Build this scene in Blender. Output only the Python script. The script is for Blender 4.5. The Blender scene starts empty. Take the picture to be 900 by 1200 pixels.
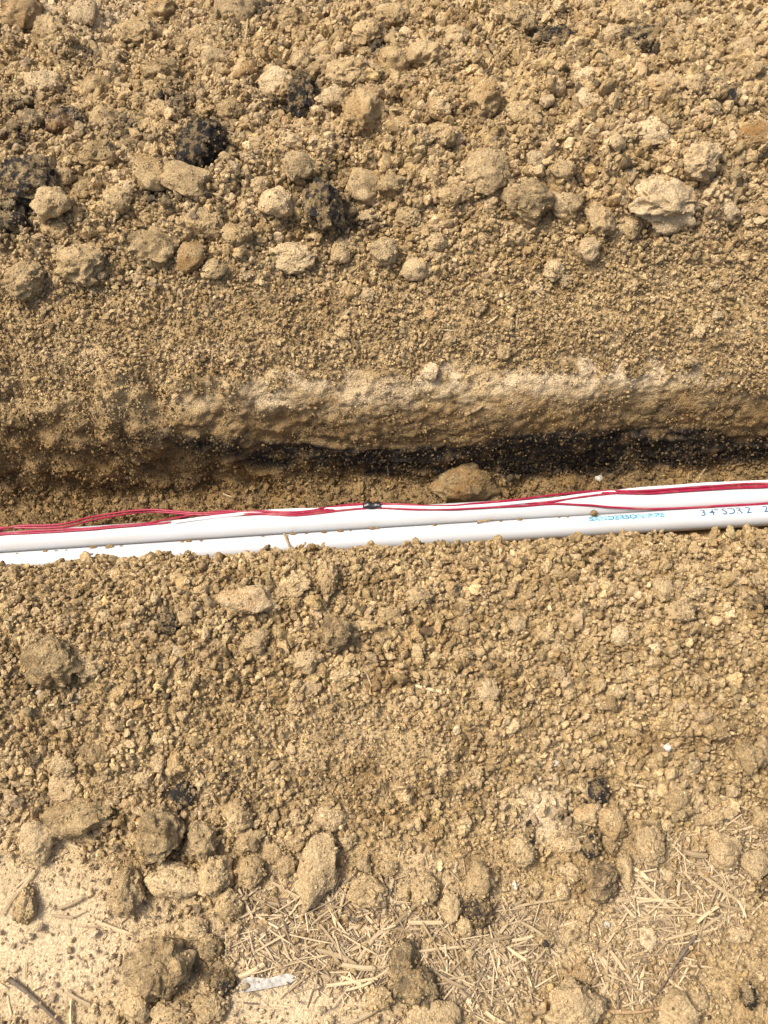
import bpy, bmesh, math, random
import numpy as np
from mathutils import Vector, Matrix, Euler, noise as mnoise
from mathutils.bvhtree import BVHTree

# ------------------------------------------------------------------ camera, world, sun
SC = bpy.context.scene
COL = SC.collection
rng = np.random.default_rng(7)
random.seed(7)

PITCH = math.radians(28.0)
CAM = Vector((0.0, -0.503, 0.85))
cd = bpy.data.cameras.new('camera'); cam = bpy.data.objects.new('camera', cd); COL.objects.link(cam)
cam.location = CAM; cam.rotation_euler = (PITCH, 0, 0)
cd.sensor_fit = 'VERTICAL'; cd.angle = math.radians(60.0)
cd.clip_start = 0.02; cd.clip_end = 500
SC.camera = cam

SUN_EL, SUN_AZ = math.radians(60), math.radians(-84)     # azimuth from +Y towards +X
W = bpy.data.worlds.new('World'); SC.world = W; W.use_nodes = True
wn = W.node_tree
sky = wn.nodes.new('ShaderNodeTexSky'); sky.sky_type = 'NISHITA'; sky.sun_disc = False
sky.sun_elevation = SUN_EL; sky.sun_rotation = SUN_AZ
sky.air_density = 1.0; sky.dust_density = 6.0; sky.ozone_density = 0.6
bg = wn.nodes['Background']; bg.inputs['Strength'].default_value = 0.15
wn.links.new(sky.outputs[0], bg.inputs[0])
sl = bpy.data.lights.new('sun', 'SUN'); sl.energy = 2.5; sl.angle = math.radians(14); sl.color = (1.0, 0.965, 0.91)
sun = bpy.data.objects.new('sun', sl); COL.objects.link(sun)
sdir = Vector((math.sin(SUN_AZ)*math.cos(SUN_EL), math.cos(SUN_AZ)*math.cos(SUN_EL), math.sin(SUN_EL)))
sun.rotation_euler = sdir.to_track_quat('Z', 'Y').to_euler(); sun.location = (0, 0, 5)
SC.view_settings.view_transform = 'Standard'; SC.view_settings.look = 'None'
SC.view_settings.exposure = 0.62; SC.view_settings.gamma = 1.0

FPX = 600.0/math.tan(math.radians(30))                   # focal length in photo pixels (900 x 1200)
cP, sP = math.cos(PITCH), math.sin(PITCH)
def ray(px, py):
    x, y, z = (px-450)/FPX, -(py-600)/FPX, -1.0
    return Vector((x, y*cP - z*sP, y*sP + z*cP)).normalized()
def on_plane(px, py, z):
    d = ray(px, py); t = (z-CAM.z)/d.z
    return CAM + d*t
def project(P):                                          # P (N,3) -> photo pixels
    P = np.asarray(P, float); q = P-np.array(CAM)
    y = q[..., 1]*cP + q[..., 2]*sP; z = -q[..., 1]*sP + q[..., 2]*cP
    return 450+FPX*q[..., 0]/(-z), 600-FPX*y/(-z)

# ------------------------------------------------------------------ numpy noise
_perm = np.random.default_rng(3).permutation(4096).astype(np.int64)
_grad = np.random.default_rng(4).normal(size=(4096, 3)); _grad /= np.linalg.norm(_grad, axis=1)[:, None]
def _h(i, j, k): return _perm[(_perm[(_perm[i & 4095]+j) & 4095]+k) & 4095]
def perlin(P, s=1.0, seed=0):
    P = P/s + seed*17.37
    F = np.floor(P); I = F.astype(np.int64); f = P-F; u = f*f*f*(f*(f*6-15)+10)
    out = np.zeros(len(P))
    for a in (0, 1):
        for b in (0, 1):
            for c in (0, 1):
                g = _grad[_h(I[:, 0]+a, I[:, 1]+b, I[:, 2]+c)]
                d = g[:, 0]*(f[:, 0]-a)+g[:, 1]*(f[:, 1]-b)+g[:, 2]*(f[:, 2]-c)
                w = (u[:, 0] if a else 1-u[:, 0])*(u[:, 1] if b else 1-u[:, 1])*(u[:, 2] if c else 1-u[:, 2])
                out += d*w
    return out*1.6
def fbm(P, s, n=3, seed=0):
    o = 0; a = 1; t = 0
    for k in range(n):
        o = o+a*perlin(P, s/2**k, seed+k); t += a; a *= .5
    return o/t
_cp = np.random.default_rng(5).random((4096, 3))
def worley(P, s=1.0, seed=0):                            # distance to the nearest feature point, in cells
    P = P/s + seed*9.13
    I = np.floor(P).astype(np.int64); best = np.full(len(P), 9.0)
    for a in (-1, 0, 1):
        for b in (-1, 0, 1):
            for c in (-1, 0, 1):
                J = I+np.array([a, b, c]); q = J+_cp[_h(J[:, 0], J[:, 1], J[:, 2])]
                best = np.minimum(best, ((q-P)**2).sum(1))
    return np.sqrt(best)
def sstep(a, b, x):
    t = np.clip((x-a)/(b-a), 0, 1); return t*t*(3-2*t)
def bump1(x, c, w): return np.exp(-((x-c)/w)**2)

# ------------------------------------------------------------------ materials
def mat(name):
    m = bpy.data.materials.new(name); m.use_nodes = True
    nt = m.node_tree; b = nt.nodes['Principled BSDF']
    return m, nt, b
def N(nt, t, **kw):
    n = nt.nodes.new(t)
    for k, v in kw.items(): setattr(n, k, v)
    return n
def L(nt, a, b): nt.links.new(a, b)
def mixc(nt, fac, a, b, bt='MIX'):
    m = N(nt, 'ShaderNodeMix', data_type='RGBA', blend_type=bt)
    for sock, v in ((m.inputs[0], fac), (m.inputs[6], a), (m.inputs[7], b)):
        if hasattr(v, 'is_output'): L(nt, v, sock)
        elif isinstance(v, (tuple, list)): sock.default_value = (*v[:3], 1)
        else: sock.default_value = v
    return m.outputs[2]
def noisetex(nt, co, scale, detail=4, rough=.6):
    n = N(nt, 'ShaderNodeTexNoise'); n.inputs['Scale'].default_value = scale
    n.inputs['Detail'].default_value = detail; n.inputs['Roughness'].default_value = rough
    L(nt, co, n.inputs['Vector']); return n.outputs['Fac']
def ramp(nt, fac, a, b, ca=(0, 0, 0), cb=(1, 1, 1)):
    r = N(nt, 'ShaderNodeValToRGB'); L(nt, fac, r.inputs[0])
    r.color_ramp.elements[0].position = a; r.color_ramp.elements[0].color = (*ca, 1)
    r.color_ramp.elements[1].position = b; r.color_ramp.elements[1].color = (*cb, 1)
    return r.outputs[0]
def math_(nt, op, a, b):
    m = N(nt, 'ShaderNodeMath', operation=op)
    for i, v in enumerate((a, b)):
        if hasattr(v, 'is_output'): L(nt, v, m.inputs[i])
        else: m.inputs[i].default_value = v
    return m.outputs[0]

TAN_A, TAN_B = (0.272, 0.177, 0.074), (0.565, 0.412, 0.212)
PALE = (0.62, 0.480, 0.295); MOIST = (0.285, 0.190, 0.085); DARK = (0.030, 0.026, 0.022)
OCHRE = (0.33, 0.17, 0.05)
def soil_colour(nt, co, pale, moist, dark, tone=None):
    n1 = ramp(nt, noisetex(nt, co, 34, 5, .65), .32, .68)
    c = mixc(nt, n1, TAN_A, TAN_B)
    n3 = ramp(nt, noisetex(nt, co, 420, 3, .7), .35, .75, (.60, .58, .54), (1.26, 1.25, 1.22))
    och = ramp(nt, noisetex(nt, co, 13, 3, .6), .62, .74)
    c = mixc(nt, math_(nt, 'MULTIPLY', och, .35), c, OCHRE)
    c = mixc(nt, pale, c, PALE)
    c = mixc(nt, moist, c, MOIST)
    och2 = math_(nt, 'MULTIPLY', math_(nt, 'MULTIPLY', moist, ramp(nt, noisetex(nt, co, 26, 4, .6), .5, .7)), .6)
    c = mixc(nt, och2, c, (.30, .175, .055))
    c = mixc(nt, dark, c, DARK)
    c = mixc(nt, 1.0, c, n3, 'MULTIPLY')
    if tone is not None: c = mixc(nt, 1.0, c, tone, 'MULTIPLY')
    return c
def add_bump(nt, b, co, s1, d1, s2, d2):
    v = N(nt, 'ShaderNodeTexVoronoi'); v.inputs['Scale'].default_value = s1; L(nt, co, v.inputs['Vector'])
    bp = N(nt, 'ShaderNodeBump'); bp.inputs['Strength'].default_value = .8; bp.inputs['Distance'].default_value = d1
    L(nt, math_(nt, 'SUBTRACT', 1.0, v.outputs['Distance']), bp.inputs['Height'])
    bp2 = N(nt, 'ShaderNodeBump'); bp2.inputs['Strength'].default_value = .9; bp2.inputs['Distance'].default_value = d2
    L(nt, noisetex(nt, co, s2, 5, .7), bp2.inputs['Height']); L(nt, bp.outputs[0], bp2.inputs['Normal'])
    L(nt, bp2.outputs[0], b.inputs['Normal'])
def world_pos(nt): return N(nt, 'ShaderNodeNewGeometry').outputs['Position']
def attr(nt, name, typ='GEOMETRY'):
    a = N(nt, 'ShaderNodeAttribute', attribute_type=typ); a.attribute_name = name; return a

M_SOIL, nt, b = mat('trench_soil')
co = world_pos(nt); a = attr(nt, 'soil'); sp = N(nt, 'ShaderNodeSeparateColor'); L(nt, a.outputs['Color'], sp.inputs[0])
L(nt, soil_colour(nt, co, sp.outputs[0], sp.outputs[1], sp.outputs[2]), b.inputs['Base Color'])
rg = math_(nt, 'SUBTRACT', .95, math_(nt, 'MULTIPLY', sp.outputs[1], .25)); L(nt, rg, b.inputs['Roughness'])
b.inputs['Specular IOR Level'].default_value = .25
add_bump(nt, b, co, 420, .0012, 700, .0016)

M_CRUMB, nt, b = mat('crumb_soil')
co = world_pos(nt); a = attr(nt, 'soil', 'INSTANCER'); sp = N(nt, 'ShaderNodeSeparateColor'); L(nt, a.outputs['Vector'], sp.inputs[0])
tn = attr(nt, 'tone', 'INSTANCER')
L(nt, soil_colour(nt, co, sp.outputs[0], sp.outputs[1], sp.outputs[2], tn.outputs['Vector']), b.inputs['Base Color'])
b.inputs['Roughness'].default_value = .93; b.inputs['Specular IOR Level'].default_value = .2
add_bump(nt, b, co, 900, .0006, 1100, .0009)

# clods: obj.color = (pale, moist/dark grey, stain, tone)
M_CLOD, nt, b = mat('clod_soil')
tc = N(nt, 'ShaderNodeTexCoord'); oi = N(nt, 'ShaderNodeObjectInfo')
wp = world_pos(nt)
sp = N(nt, 'ShaderNodeSeparateColor'); L(nt, oi.outputs['Color'], sp.inputs[0])
patch = ramp(nt, noisetex(nt, wp, 95, 5, .7), .44, .56)
grey = math_(nt, 'MULTIPLY', sp.outputs[1], math_(nt, 'ADD', math_(nt, 'ADD', .2, math_(nt, 'MULTIPLY', math_(nt, 'GREATER_THAN', sp.outputs[1], .72), .22)), math_(nt, 'MULTIPLY', patch, .85)))
c = soil_colour(nt, wp, sp.outputs[0], 0.0, grey)
st = math_(nt, 'MULTIPLY', sp.outputs[2], ramp(nt, noisetex(nt, wp, 45, 3, .6), .42, .6))
c = mixc(nt, st, c, (.34, .165, .045))
tone = N(nt, 'ShaderNodeCombineColor'); 
for i in range(3): L(nt, oi.outputs['Alpha'], tone.inputs[i])
c = mixc(nt, 1.0, c, tone.outputs[0], 'MULTIPLY')
L(nt, c, b.inputs['Base Color']); b.inputs['Roughness'].default_value = .93; b.inputs['Specular IOR Level'].default_value = .2
add_bump(nt, b, wp, 480, .0013, 900, .0015)

M_PVC, nt, b = mat('white_pvc')
co = world_pos(nt)
mp = N(nt, 'ShaderNodeMapping'); mp.inputs['Scale'].default_value = (.25, 1, 1); L(nt, co, mp.inputs['Vector'])
dn = ramp(nt, noisetex(nt, mp.outputs[0], 75, 6, .7), .46, .80)
c = mixc(nt, math_(nt, 'MULTIPLY', dn, .55), (.58, .588, .585), (.55, .47, .36))
sp_ = ramp(nt, noisetex(nt, co, 800, 2, .6), .70, .78)
c = mixc(nt, math_(nt, 'MULTIPLY', sp_, .30), c, (.45, .35, .22))
L(nt, c, b.inputs['Base Color']); b.inputs['Roughness'].default_value = .34
bp = N(nt, 'ShaderNodeBump'); bp.inputs['Distance'].default_value = .0003; bp.inputs['Strength'].default_value = .4
L(nt, noisetex(nt, co, 60, 3), bp.inputs['Height']); L(nt, bp.outputs[0], b.inputs['Normal'])

def plain(name, colr, rough=.6, var=.15, scale=300, spec=.4):
    m, nt, b = mat(name); co = world_pos(nt)
    n = ramp(nt, noisetex(nt, co, scale, 3), .3, .7, (1-var,)*3, (1+var,)*3)
    L(nt, mixc(nt, 1.0, colr, n, 'MULTIPLY'), b.inputs['Base Color'])
    b.inputs['Roughness'].default_value = rough; b.inputs['Specular IOR Level'].default_value = spec
    return m
M_WIRE, nt, b = mat('red_wire_insulation')
co = world_pos(nt)
c = mixc(nt, ramp(nt, noisetex(nt, co, 60, 5, .7), .50, .78), (.30, .006, .036), (.33, .13, .09))
L(nt, c, b.inputs['Base Color']); b.inputs['Roughness'].default_value = .45
M_CABLE = plain('white_cable_sheath', (.76, .76, .74), .4, .06, 200)
M_TAPE = plain('black_tape', (.018, .018, .022), .35, .3, 400, .5)
M_INK = plain('cyan_print', (.33, .56, .65), .5, .35, 900)
M_INKP = plain('pale_cyan_print', (.50, .72, .80), .5, .1, 500)
M_INKD = plain('blue_grey_print', (.045, .13, .22), .5, .4, 700)
M_TWIG = plain('grey_bark', (.14, .105, .07), .85, .35, 500, .2)
M_TWIGL = plain('brown_bark', (.34, .22, .11), .85, .3, 500, .2)
M_WOOD = plain('bleached_wood', (.36, .33, .275), .75, .4, 260, .2)
M_PEBW = plain('white_pebble', (.50, .44, .34), .7, .3, 300)
M_PEBO = plain('orange_pebble', (.72, .40, .13), .55, .25, 300)

M_STRAW, nt, b = mat('dry_straw')
oi = N(nt, 'ShaderNodeObjectInfo'); tc = N(nt, 'ShaderNodeTexCoord')
mp = N(nt, 'ShaderNodeMapping'); mp.inputs['Scale'].default_value = (1, 9, 9); L(nt, tc.outputs['Object'], mp.inputs['Vector'])
n = noisetex(nt, mp.outputs[0], 3.0, 4, .6)
c = mixc(nt, ramp(nt, n, .3, .75), (.30, .215, .115), (.68, .54, .33))
rr = ramp(nt, oi.outputs['Random'], 0, 1, (.48, .44, .38), (1.12, 1.10, 1.05))
c = mixc(nt, 1.0, c, rr, 'MULTIPLY')
L(nt, c, b.inputs['Base Color']); b.inputs['Roughness'].default_value = .6; b.inputs['Specular IOR Level'].default_value = .35
M_LITTER, nt, b = mat('straw_litter')
rn = N(nt, 'ShaderNodeNewGeometry').outputs['Random Per Island']
r = N(nt, 'ShaderNodeValToRGB'); L(nt, rn, r.inputs[0]); e = r.color_ramp.elements
e[0].color = (.12, .085, .05, 1); e[1].color = (.56, .43, .25, 1); q = e.new(.45); q.color = (.31, .22, .12, 1)
L(nt, r.outputs[0], b.inputs['Base Color']); b.inputs['Roughness'].default_value = .7

# ------------------------------------------------------------------ helpers
def new_mesh(name, V, F, material, smooth=True):
    me = bpy.data.meshes.new(name)
    V = np.asarray(V, np.float32)
    if isinstance(F, np.ndarray):
        k = F.shape[1]
        me.vertices.add(len(V)); me.vertices.foreach_set('co', V.ravel())
        me.loops.add(F.size); me.loops.foreach_set('vertex_index', F.astype(np.int32).ravel())
        me.polygons.add(len(F)); me.polygons.foreach_set('loop_start', np.arange(0, F.size, k, dtype=np.int32))
        me.update(calc_edges=True)
    else:
        me.from_pydata([tuple(map(float, v)) for v in V], [], F)
    me.polygons.foreach_set('use_smooth', np.full(len(me.polygons), smooth))
    if material: me.materials.append(material)
    me.update()
    return me
def link(name, me, parent=None, **props):
    o = bpy.data.objects.new(name, me); COL.objects.link(o)
    if parent: o.parent = parent
    for k, v in props.items(): o[k] = v
    return o
def empty(name, loc, **props):
    o = bpy.data.objects.new(name, None); COL.objects.link(o); o.location = loc; o.empty_display_size = .02
    for k, v in props.items(): o[k] = v
    return o
def smooth_path(pts, n):
    P = np.array([tuple(p) for p in pts], float)
    d = np.r_[0, np.cumsum(np.linalg.norm(np.diff(P, axis=0), axis=1))]
    # Catmull-Rom through the points
    out = []
    m = np.gradient(P, d, axis=0)
    for t in np.linspace(0, d[-1], n):
        i = min(len(P)-2, max(0, int(np.searchsorted(d, t)-1))); h = d[i+1]-d[i]; u = (t-d[i])/h
        h00 = 2*u**3-3*u*u+1; h10 = u**3-2*u*u+u; h01 = -2*u**3+3*u*u; h11 = u**3-u*u
        out.append(h00*P[i]+h10*h*m[i]+h01*P[i+1]+h11*h*m[i+1])
    return np.array(out)
def tube(path, rad, k=12, cap=True):
    P = np.asarray(path, float); n = len(P)
    rad = np.broadcast_to(np.asarray(rad, float), (n,))
    T = np.gradient(P, axis=0); T /= np.linalg.norm(T, axis=1)[:, None]
    up = np.array([0, 0, 1.0])
    S = np.cross(up, T); S /= np.linalg.norm(S, axis=1)[:, None]+1e-9; U = np.cross(T, S)
    a = np.linspace(0, 2*np.pi, k, endpoint=False)
    V = P[:, None]+rad[:, None, None]*(np.cos(a)[None, :, None]*S[:, None]+np.sin(a)[None, :, None]*U[:, None])
    V = V.reshape(-1, 3); F = []
    for i in range(n-1):
        for j in range(k):
            F.append((i*k+j, (i+1)*k+j, (i+1)*k+(j+1) % k, i*k+(j+1) % k)[::-1])
    if cap:
        F.append(tuple(range(k))); F.append(tuple(range((n-1)*k, n*k))[::-1])
    return V, F

# ------------------------------------------------------------------ the ground with its trench, one sheet
prof = np.array([(-60, 0), (-1.2, 0), (-.50, 0), (-.43, .0), (-.375, .006), (-.31, .030), (-.24, .052), (-.18, .062), (-.135, .052),
                 (-.108, .027), (-.092, -.012), (-.080, -.07), (-.072, -.125), (-.058, -.149), (-.03, -.152), (.02, -.152), (.052, -.150),
                 (.074, -.142), (.080, -.122), (.084, -.098), (.086, -.074), (.090, -.055), (.097, -.038), (.108, -.014), (.124, .004),
                 (.150, .022), (.205, .050), (.28, .086), (.35, .112), (.43, .122), (.52, .105), (.62, .072), (.74, .036), (.85, .008), (.95, 0), (2.0, 0), (60, 0)], float)
pd = np.r_[0, np.cumsum(np.linalg.norm(np.diff(prof, axis=0), axis=1))]
i0 = 2; i1 = 34
def dens(t0, t1, step): return list(np.arange(t0, t1, step))
w0, w1 = pd[14], pd[25]
tt = dens(pd[2], w0, .0023)+dens(w0, w1, .0016)+dens(w1, pd[i1], .0026)
lo = []; t = pd[2]; st = .003
while t > 0.5: t -= st; st *= 1.16; lo.append(max(t, 0))
if lo[-1] > 0: lo.append(0)
hi = []; t = pd[i1]; st = .004
while t < pd[-1]: hi.append(min(t, pd[-1])); t += st; st *= 1.16
if hi[-1] < pd[-1]: hi.append(pd[-1])
tt = np.array(sorted(set(lo)) + tt + hi)
core = np.arange(-.66, .66, .0023); ext = []; st = .0035; t = .66
while t < 60: ext.append(t); t += st; st *= 1.14
ext.append(60); ext = np.array(ext)
xx = np.r_[-ext[::-1], core, ext]
# smooth the profile by Hermite interpolation in arc length
mm = np.gradient(prof, pd, axis=0); mm[:2] = 0; mm[-2:] = 0; mm[:2, 0] = 1; mm[-2:, 0] = 1
ii = np.clip(np.searchsorted(pd, tt)-1, 0, len(pd)-2); hh = pd[ii+1]-pd[ii]; u = ((tt-pd[ii])/hh)[:, None]; hh = hh[:, None]
PR = (2*u**3-3*u*u+1)*prof[ii]+(u**3-2*u*u+u)*hh*mm[ii]+(-2*u**3+3*u*u)*prof[ii+1]+(u**3-u*u)*hh*mm[ii+1]
TG = np.gradient(PR, tt, axis=0); TG /= np.linalg.norm(TG, axis=1)[:, None]; NR = np.stack([-TG[:, 1], TG[:, 0]], 1)
nt_, nx_ = len(tt), len(xx)
X = np.broadcast_to(xx, (nt_, nx_)).ravel().copy(); Sx = np.repeat(PR[:, 0], nx_); Z = np.repeat(PR[:, 1], nx_)
NS = np.repeat(NR[:, 0], nx_); NZ = np.repeat(NR[:, 1], nx_); TT = np.repeat(tt, nx_)
SLOPE = .052
# heap height varies along the trench
P2 = np.stack([X, Sx*.5, np.zeros_like(X)], 1)
hm = 1+.28*perlin(P2, .33, 2)
far = sstep(.12, .30, Sx); near = 1-sstep(-.16, -.10, Sx)
Z = np.where(Sx > .12, Z*(1+far*(hm-1)), Z)
# top left of the photograph: the heap falls away to the flat ground sooner
leftfall = far*sstep(.30, .62, Sx)*sstep(.05, -.45, X)
Z = Z*(1-.75*leftfall)
nearleft = sstep(-.05, -.35, X)*sstep(-.22, -.34, Sx)*0
Z = np.where(Sx < -.12, Z*(1+near*(hm-1)*.8), Z)
Y = Sx+SLOPE*np.clip(X, -3, 3)-(.0075+.006*np.clip(X, -.6, .6))*sstep(-.20, -.13, Sx)*sstep(-.055, -.075, Sx)
P = np.stack([X, Y, Z], 1)
# regions (0..1) of the sheet
inner = sstep(2.6, 1.2, np.abs(X))*sstep(2.4, 1.3, np.abs(Sx))     # fades the fine relief far away
heap_n = sstep(-.40, -.31, Sx)*sstep(-.085, -.115, Sx)
heap_f = sstep(.15, .24, Sx)*sstep(.95, .75, Sx)
wall = sstep(.066, .08, Sx)*sstep(.165, .13, Sx)*(TT > pd[17]-.02)*(TT < pd[25]+.02)
floor = sstep(-.08, -.06, Sx)*sstep(.085, .07, Sx)*(Z < -.12)
d = np.zeros(len(X))
act = inner > .001
Pa = P[act]
def on(fn, w):
    r = np.zeros(len(X)); r[act] = fn(Pa); return r*w*inner
big = on(lambda p: fbm(p, .16, 2, 1), 1.0); mid = on(lambda p: fbm(p, .05, 3, 5), 1.0); fin = on(lambda p: fbm(p, .013, 3, 9), 1.0)
wo = on(lambda p: .55-worley(p+.006*np.stack([fbm(p, .02, 2, 31), fbm(p, .02, 2, 32), fbm(p, .02, 2, 33)], 1), .029, 1), 1.0)
wo2 = on(lambda p: .55-worley(p, .0085, 2), 1.0)
d += heap_f*((.020*big+.024*mid+.005*fin+.027*wo)*(.22+.78*sstep(.20, .32, Sx))+.0034*wo2)
d += heap_n*(.010*big+.008*mid+.003*fin+.0055*wo+.0032*wo2)
flat = (1-heap_n)*(1-heap_f)*(1-wall)*(1-floor)*(np.abs(Z) < .03)
bx, by = project(P); bm_ = 1-.6*np.exp(-(((bx-45)/110)**2+((by-1100)/120)**2))
d += flat*(.004*big+.0028*mid*bm_+.0014*fin*bm_+.0008*wo2*bm_)
# trench wall: smeared, long horizontal scrape marks and a ragged broken part
tw = (TT-pd[17])/(pd[25]-pd[17])
Q = np.stack([X*.28, Y, Z], 1)
scr = np.zeros(len(X)); scr[act] = fbm(Q[act], .018, 3, 21)
crk = np.zeros(len(X)); crk[act] = np.maximum(0, .10-np.abs(fbm(Pa*np.array([.6, 1, 1]), .05, 3, 77)))/.10
wo3 = np.zeros(len(X)); wo3[act] = .55-worley(Pa*np.array([.55, 1, 1])+.008*np.stack([fbm(Pa, .03, 2, 34), fbm(Pa, .03, 2, 35), fbm(Pa, .03, 2, 36)], 1), .026, 6)
wo3 *= inner; rough_l = sstep(.05, -.30, X)
d += wall*(.009*big+.006*big*sstep(.2, .6, tw)+.003*mid+rough_l*(.016*mid+.012*wo)+.0035*wo3*sstep(.35, .7, tw)+.0065*scr*inner*(tw < .5)*sstep(.5, .35, tw)+.002*scr*inner+.0042*fin+.0030*wo2-.0012*crk*inner)
d += floor*(.004*big+.009*mid+.003*fin+.014*wo+.003*wo2)*sstep(.02, .045, Sx)
nw = (1-heap_n)*(TT > pd[8])*(TT < pd[13]); d += nw*(.006*big+.006*mid+.003*fin+.003*wo)
P[:, 1] += NS*d; P[:, 2] += NZ*d
# material regions: pale / moist / dark
px, py = project(P)
pn = np.zeros(len(X)); pn[act] = fbm(Pa, .07, 3, 41); pn2 = np.zeros(len(X)); pn2[act] = fbm(Pa*np.array([.35, 1, 1]), .03, 3, 45)
pn3 = np.zeros(len(X)); pn3[act] = fbm(Pa, .022, 3, 49)
tw = (TT-pd[17])/(pd[25]-pd[17])               # 0 at the wall's foot .. 1 at its rim
YBX, YBY = [-80, 0, 100, 250, 400, 520, 650, 780, 850, 980], [498, 492, 476, 456, 440, 431, 426, 430, 452, 478]
def crumb_edge(qx, n_): return np.interp(qx, YBX, YBY)+n_*48
yb = crumb_edge(px, pn3)
rim = sstep(-4, 8, py-yb)*sstep(62, 34, py-yb+60*pn2)*(Sx > .07)*((TT > pd[18]) & (TT < pd[i1]))*np.interp(px, [0, 60, 200, 330, 500, 800, 880], [.15, .3, .35, .9, 1, 1, .4])
pale = rim*np.clip(.75+1.2*pn+.7*pn2, 0, 1)*.95
def bare_mask(qx, qy):
    return np.clip(1.3*np.exp(-(((qx-45)/100)**2+((qy-1095)/110)**2))+1.2*np.exp(-(((qx-335)/95)**2+((qy-1175)/36)**2))+1.1*np.exp(-(((qx-640)/32)**2+((qy-955)/38)**2))
               + .8*np.exp(-(((qx-100)/120)**2+((qy-25)/32)**2))+.7*np.exp(-(((qx-745)/30)**2+((qy-1060)/22)**2))+.6*np.exp(-(((qx-655)/30)**2+((qy-1105)/35)**2)), 0, 1)
pale += np.clip(bare_mask(px, py)*1.0+.35*pn, 0, 1)*(np.abs(Sx) > .25)+flat*np.clip(.15+.5*pn, 0, .5)
pale += heap_f*np.clip(.05+.3*pn, 0, .4)+heap_n*np.clip(.02+.25*pn, 0, .3)
moist = np.where((TT > pd[10]) & (TT < pd[25]), 1.0, 0.0)*sstep(.80, .50, tw+.22*pn2)*(1.0)
moist = np.where((TT > pd[9]) & (TT <= pd[17]), sstep(.03, -.04, Z), moist)
moist = np.where(Sx > .07, moist*1.0, moist)
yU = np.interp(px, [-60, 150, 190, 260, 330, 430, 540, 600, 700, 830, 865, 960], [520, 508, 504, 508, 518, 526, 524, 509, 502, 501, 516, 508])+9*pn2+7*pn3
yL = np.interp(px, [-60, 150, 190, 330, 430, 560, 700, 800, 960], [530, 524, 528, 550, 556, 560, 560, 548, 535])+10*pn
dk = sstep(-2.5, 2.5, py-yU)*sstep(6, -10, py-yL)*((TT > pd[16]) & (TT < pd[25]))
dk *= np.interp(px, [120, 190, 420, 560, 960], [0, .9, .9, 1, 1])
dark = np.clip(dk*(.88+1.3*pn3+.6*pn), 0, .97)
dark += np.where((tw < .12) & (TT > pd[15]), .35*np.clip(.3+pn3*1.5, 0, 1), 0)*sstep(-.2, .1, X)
dark_spots = [(240, 160, 40), (20, 255, 45), (380, 240, 42), (355, 105, 34), (150, 155, 34), (205, 120, 30), (105, 65, 22), (10, 160, 38), (165, 290, 26),
              (640, 45, 28), (745, 45, 26), (215, 930, 20), (700, 985, 34), (620, 1110, 26), (660, 955, 16), (185, 1130, 16), (240, 1140, 24), (395, 205, 20), (60, 150, 30), (30, 130, 26), (330, 130, 22), (440, 60, 20), (190, 225, 26), (180, 235, 22), (415, 265, 20), (600, 240, 22), (100, 150, 24), (310, 15, 20), (760, 60, 20), (195, 728, 20), (60, 790, 26)]
def spot_mask(x, y):
    m = np.zeros(len(x))
    for cx, cy, r in dark_spots: m = np.maximum(m, np.exp(-(((x-cx)/r)**2+((y-cy)/(r*.7))**2)*1.6))
    return m
sm = spot_mask(px, py)*(np.abs(Sx) > .14)
dark += sm*np.clip(.75+1.9*pn3, 0, 1)*.95
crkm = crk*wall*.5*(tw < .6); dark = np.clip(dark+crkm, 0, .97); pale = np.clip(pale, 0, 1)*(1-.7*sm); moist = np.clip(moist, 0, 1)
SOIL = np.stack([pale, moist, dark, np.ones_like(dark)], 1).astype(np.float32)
idx = np.arange(nt_*nx_).reshape(nt_, nx_)
F = np.stack([idx[:-1, :-1], idx[:-1, 1:], idx[1:, 1:], idx[1:, :-1]], -1).reshape(-1, 4)
me = new_mesh('ground', P, F, M_SOIL)
ca = me.color_attributes.new('soil', 'FLOAT_COLOR', 'POINT'); ca.data.foreach_set('color', SOIL.ravel())
ground = link('ground', me, kind='structure', label='tan excavated soil heaped on both sides of a narrow trench')
PG = P.reshape(nt_, nx_, 3); SG = SOIL.reshape(nt_, nx_, 4); XG = X.reshape(nt_, nx_); 
# vertex normals of the sheet
du = np.gradient(PG, axis=1); dv = np.gradient(PG, axis=0); NG = np.cross(du, dv); NG /= np.linalg.norm(NG, axis=2)[..., None]+1e-12
# coarse BVH for resting things on it
ci = np.where((tt > pd[2]-.3) & (tt < pd[i1]+.1))[0][::2]; cj = np.where(np.abs(xx) < .85)[0][::2]
CV = PG[np.ix_(ci, cj)].reshape(-1, 3); a_, b_ = len(ci), len(cj); ix = np.arange(a_*b_).reshape(a_, b_)
CF = np.stack([ix[:-1, :-1], ix[:-1, 1:], ix[1:, 1:], ix[1:, :-1]], -1).reshape(-1, 4)
bvh = BVHTree.FromPolygons(CV.tolist(), CF.tolist())
def hit(px, py):
    r = bvh.ray_cast(CAM, ray(px, py))
    if r[0] is None: return on_plane(px, py, 0), Vector((0, 0, 1))
    n = r[1] if r[1].z > 0 or r[1].dot(ray(px, py)) < 0 else -r[1]
    return r[0], n

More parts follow.
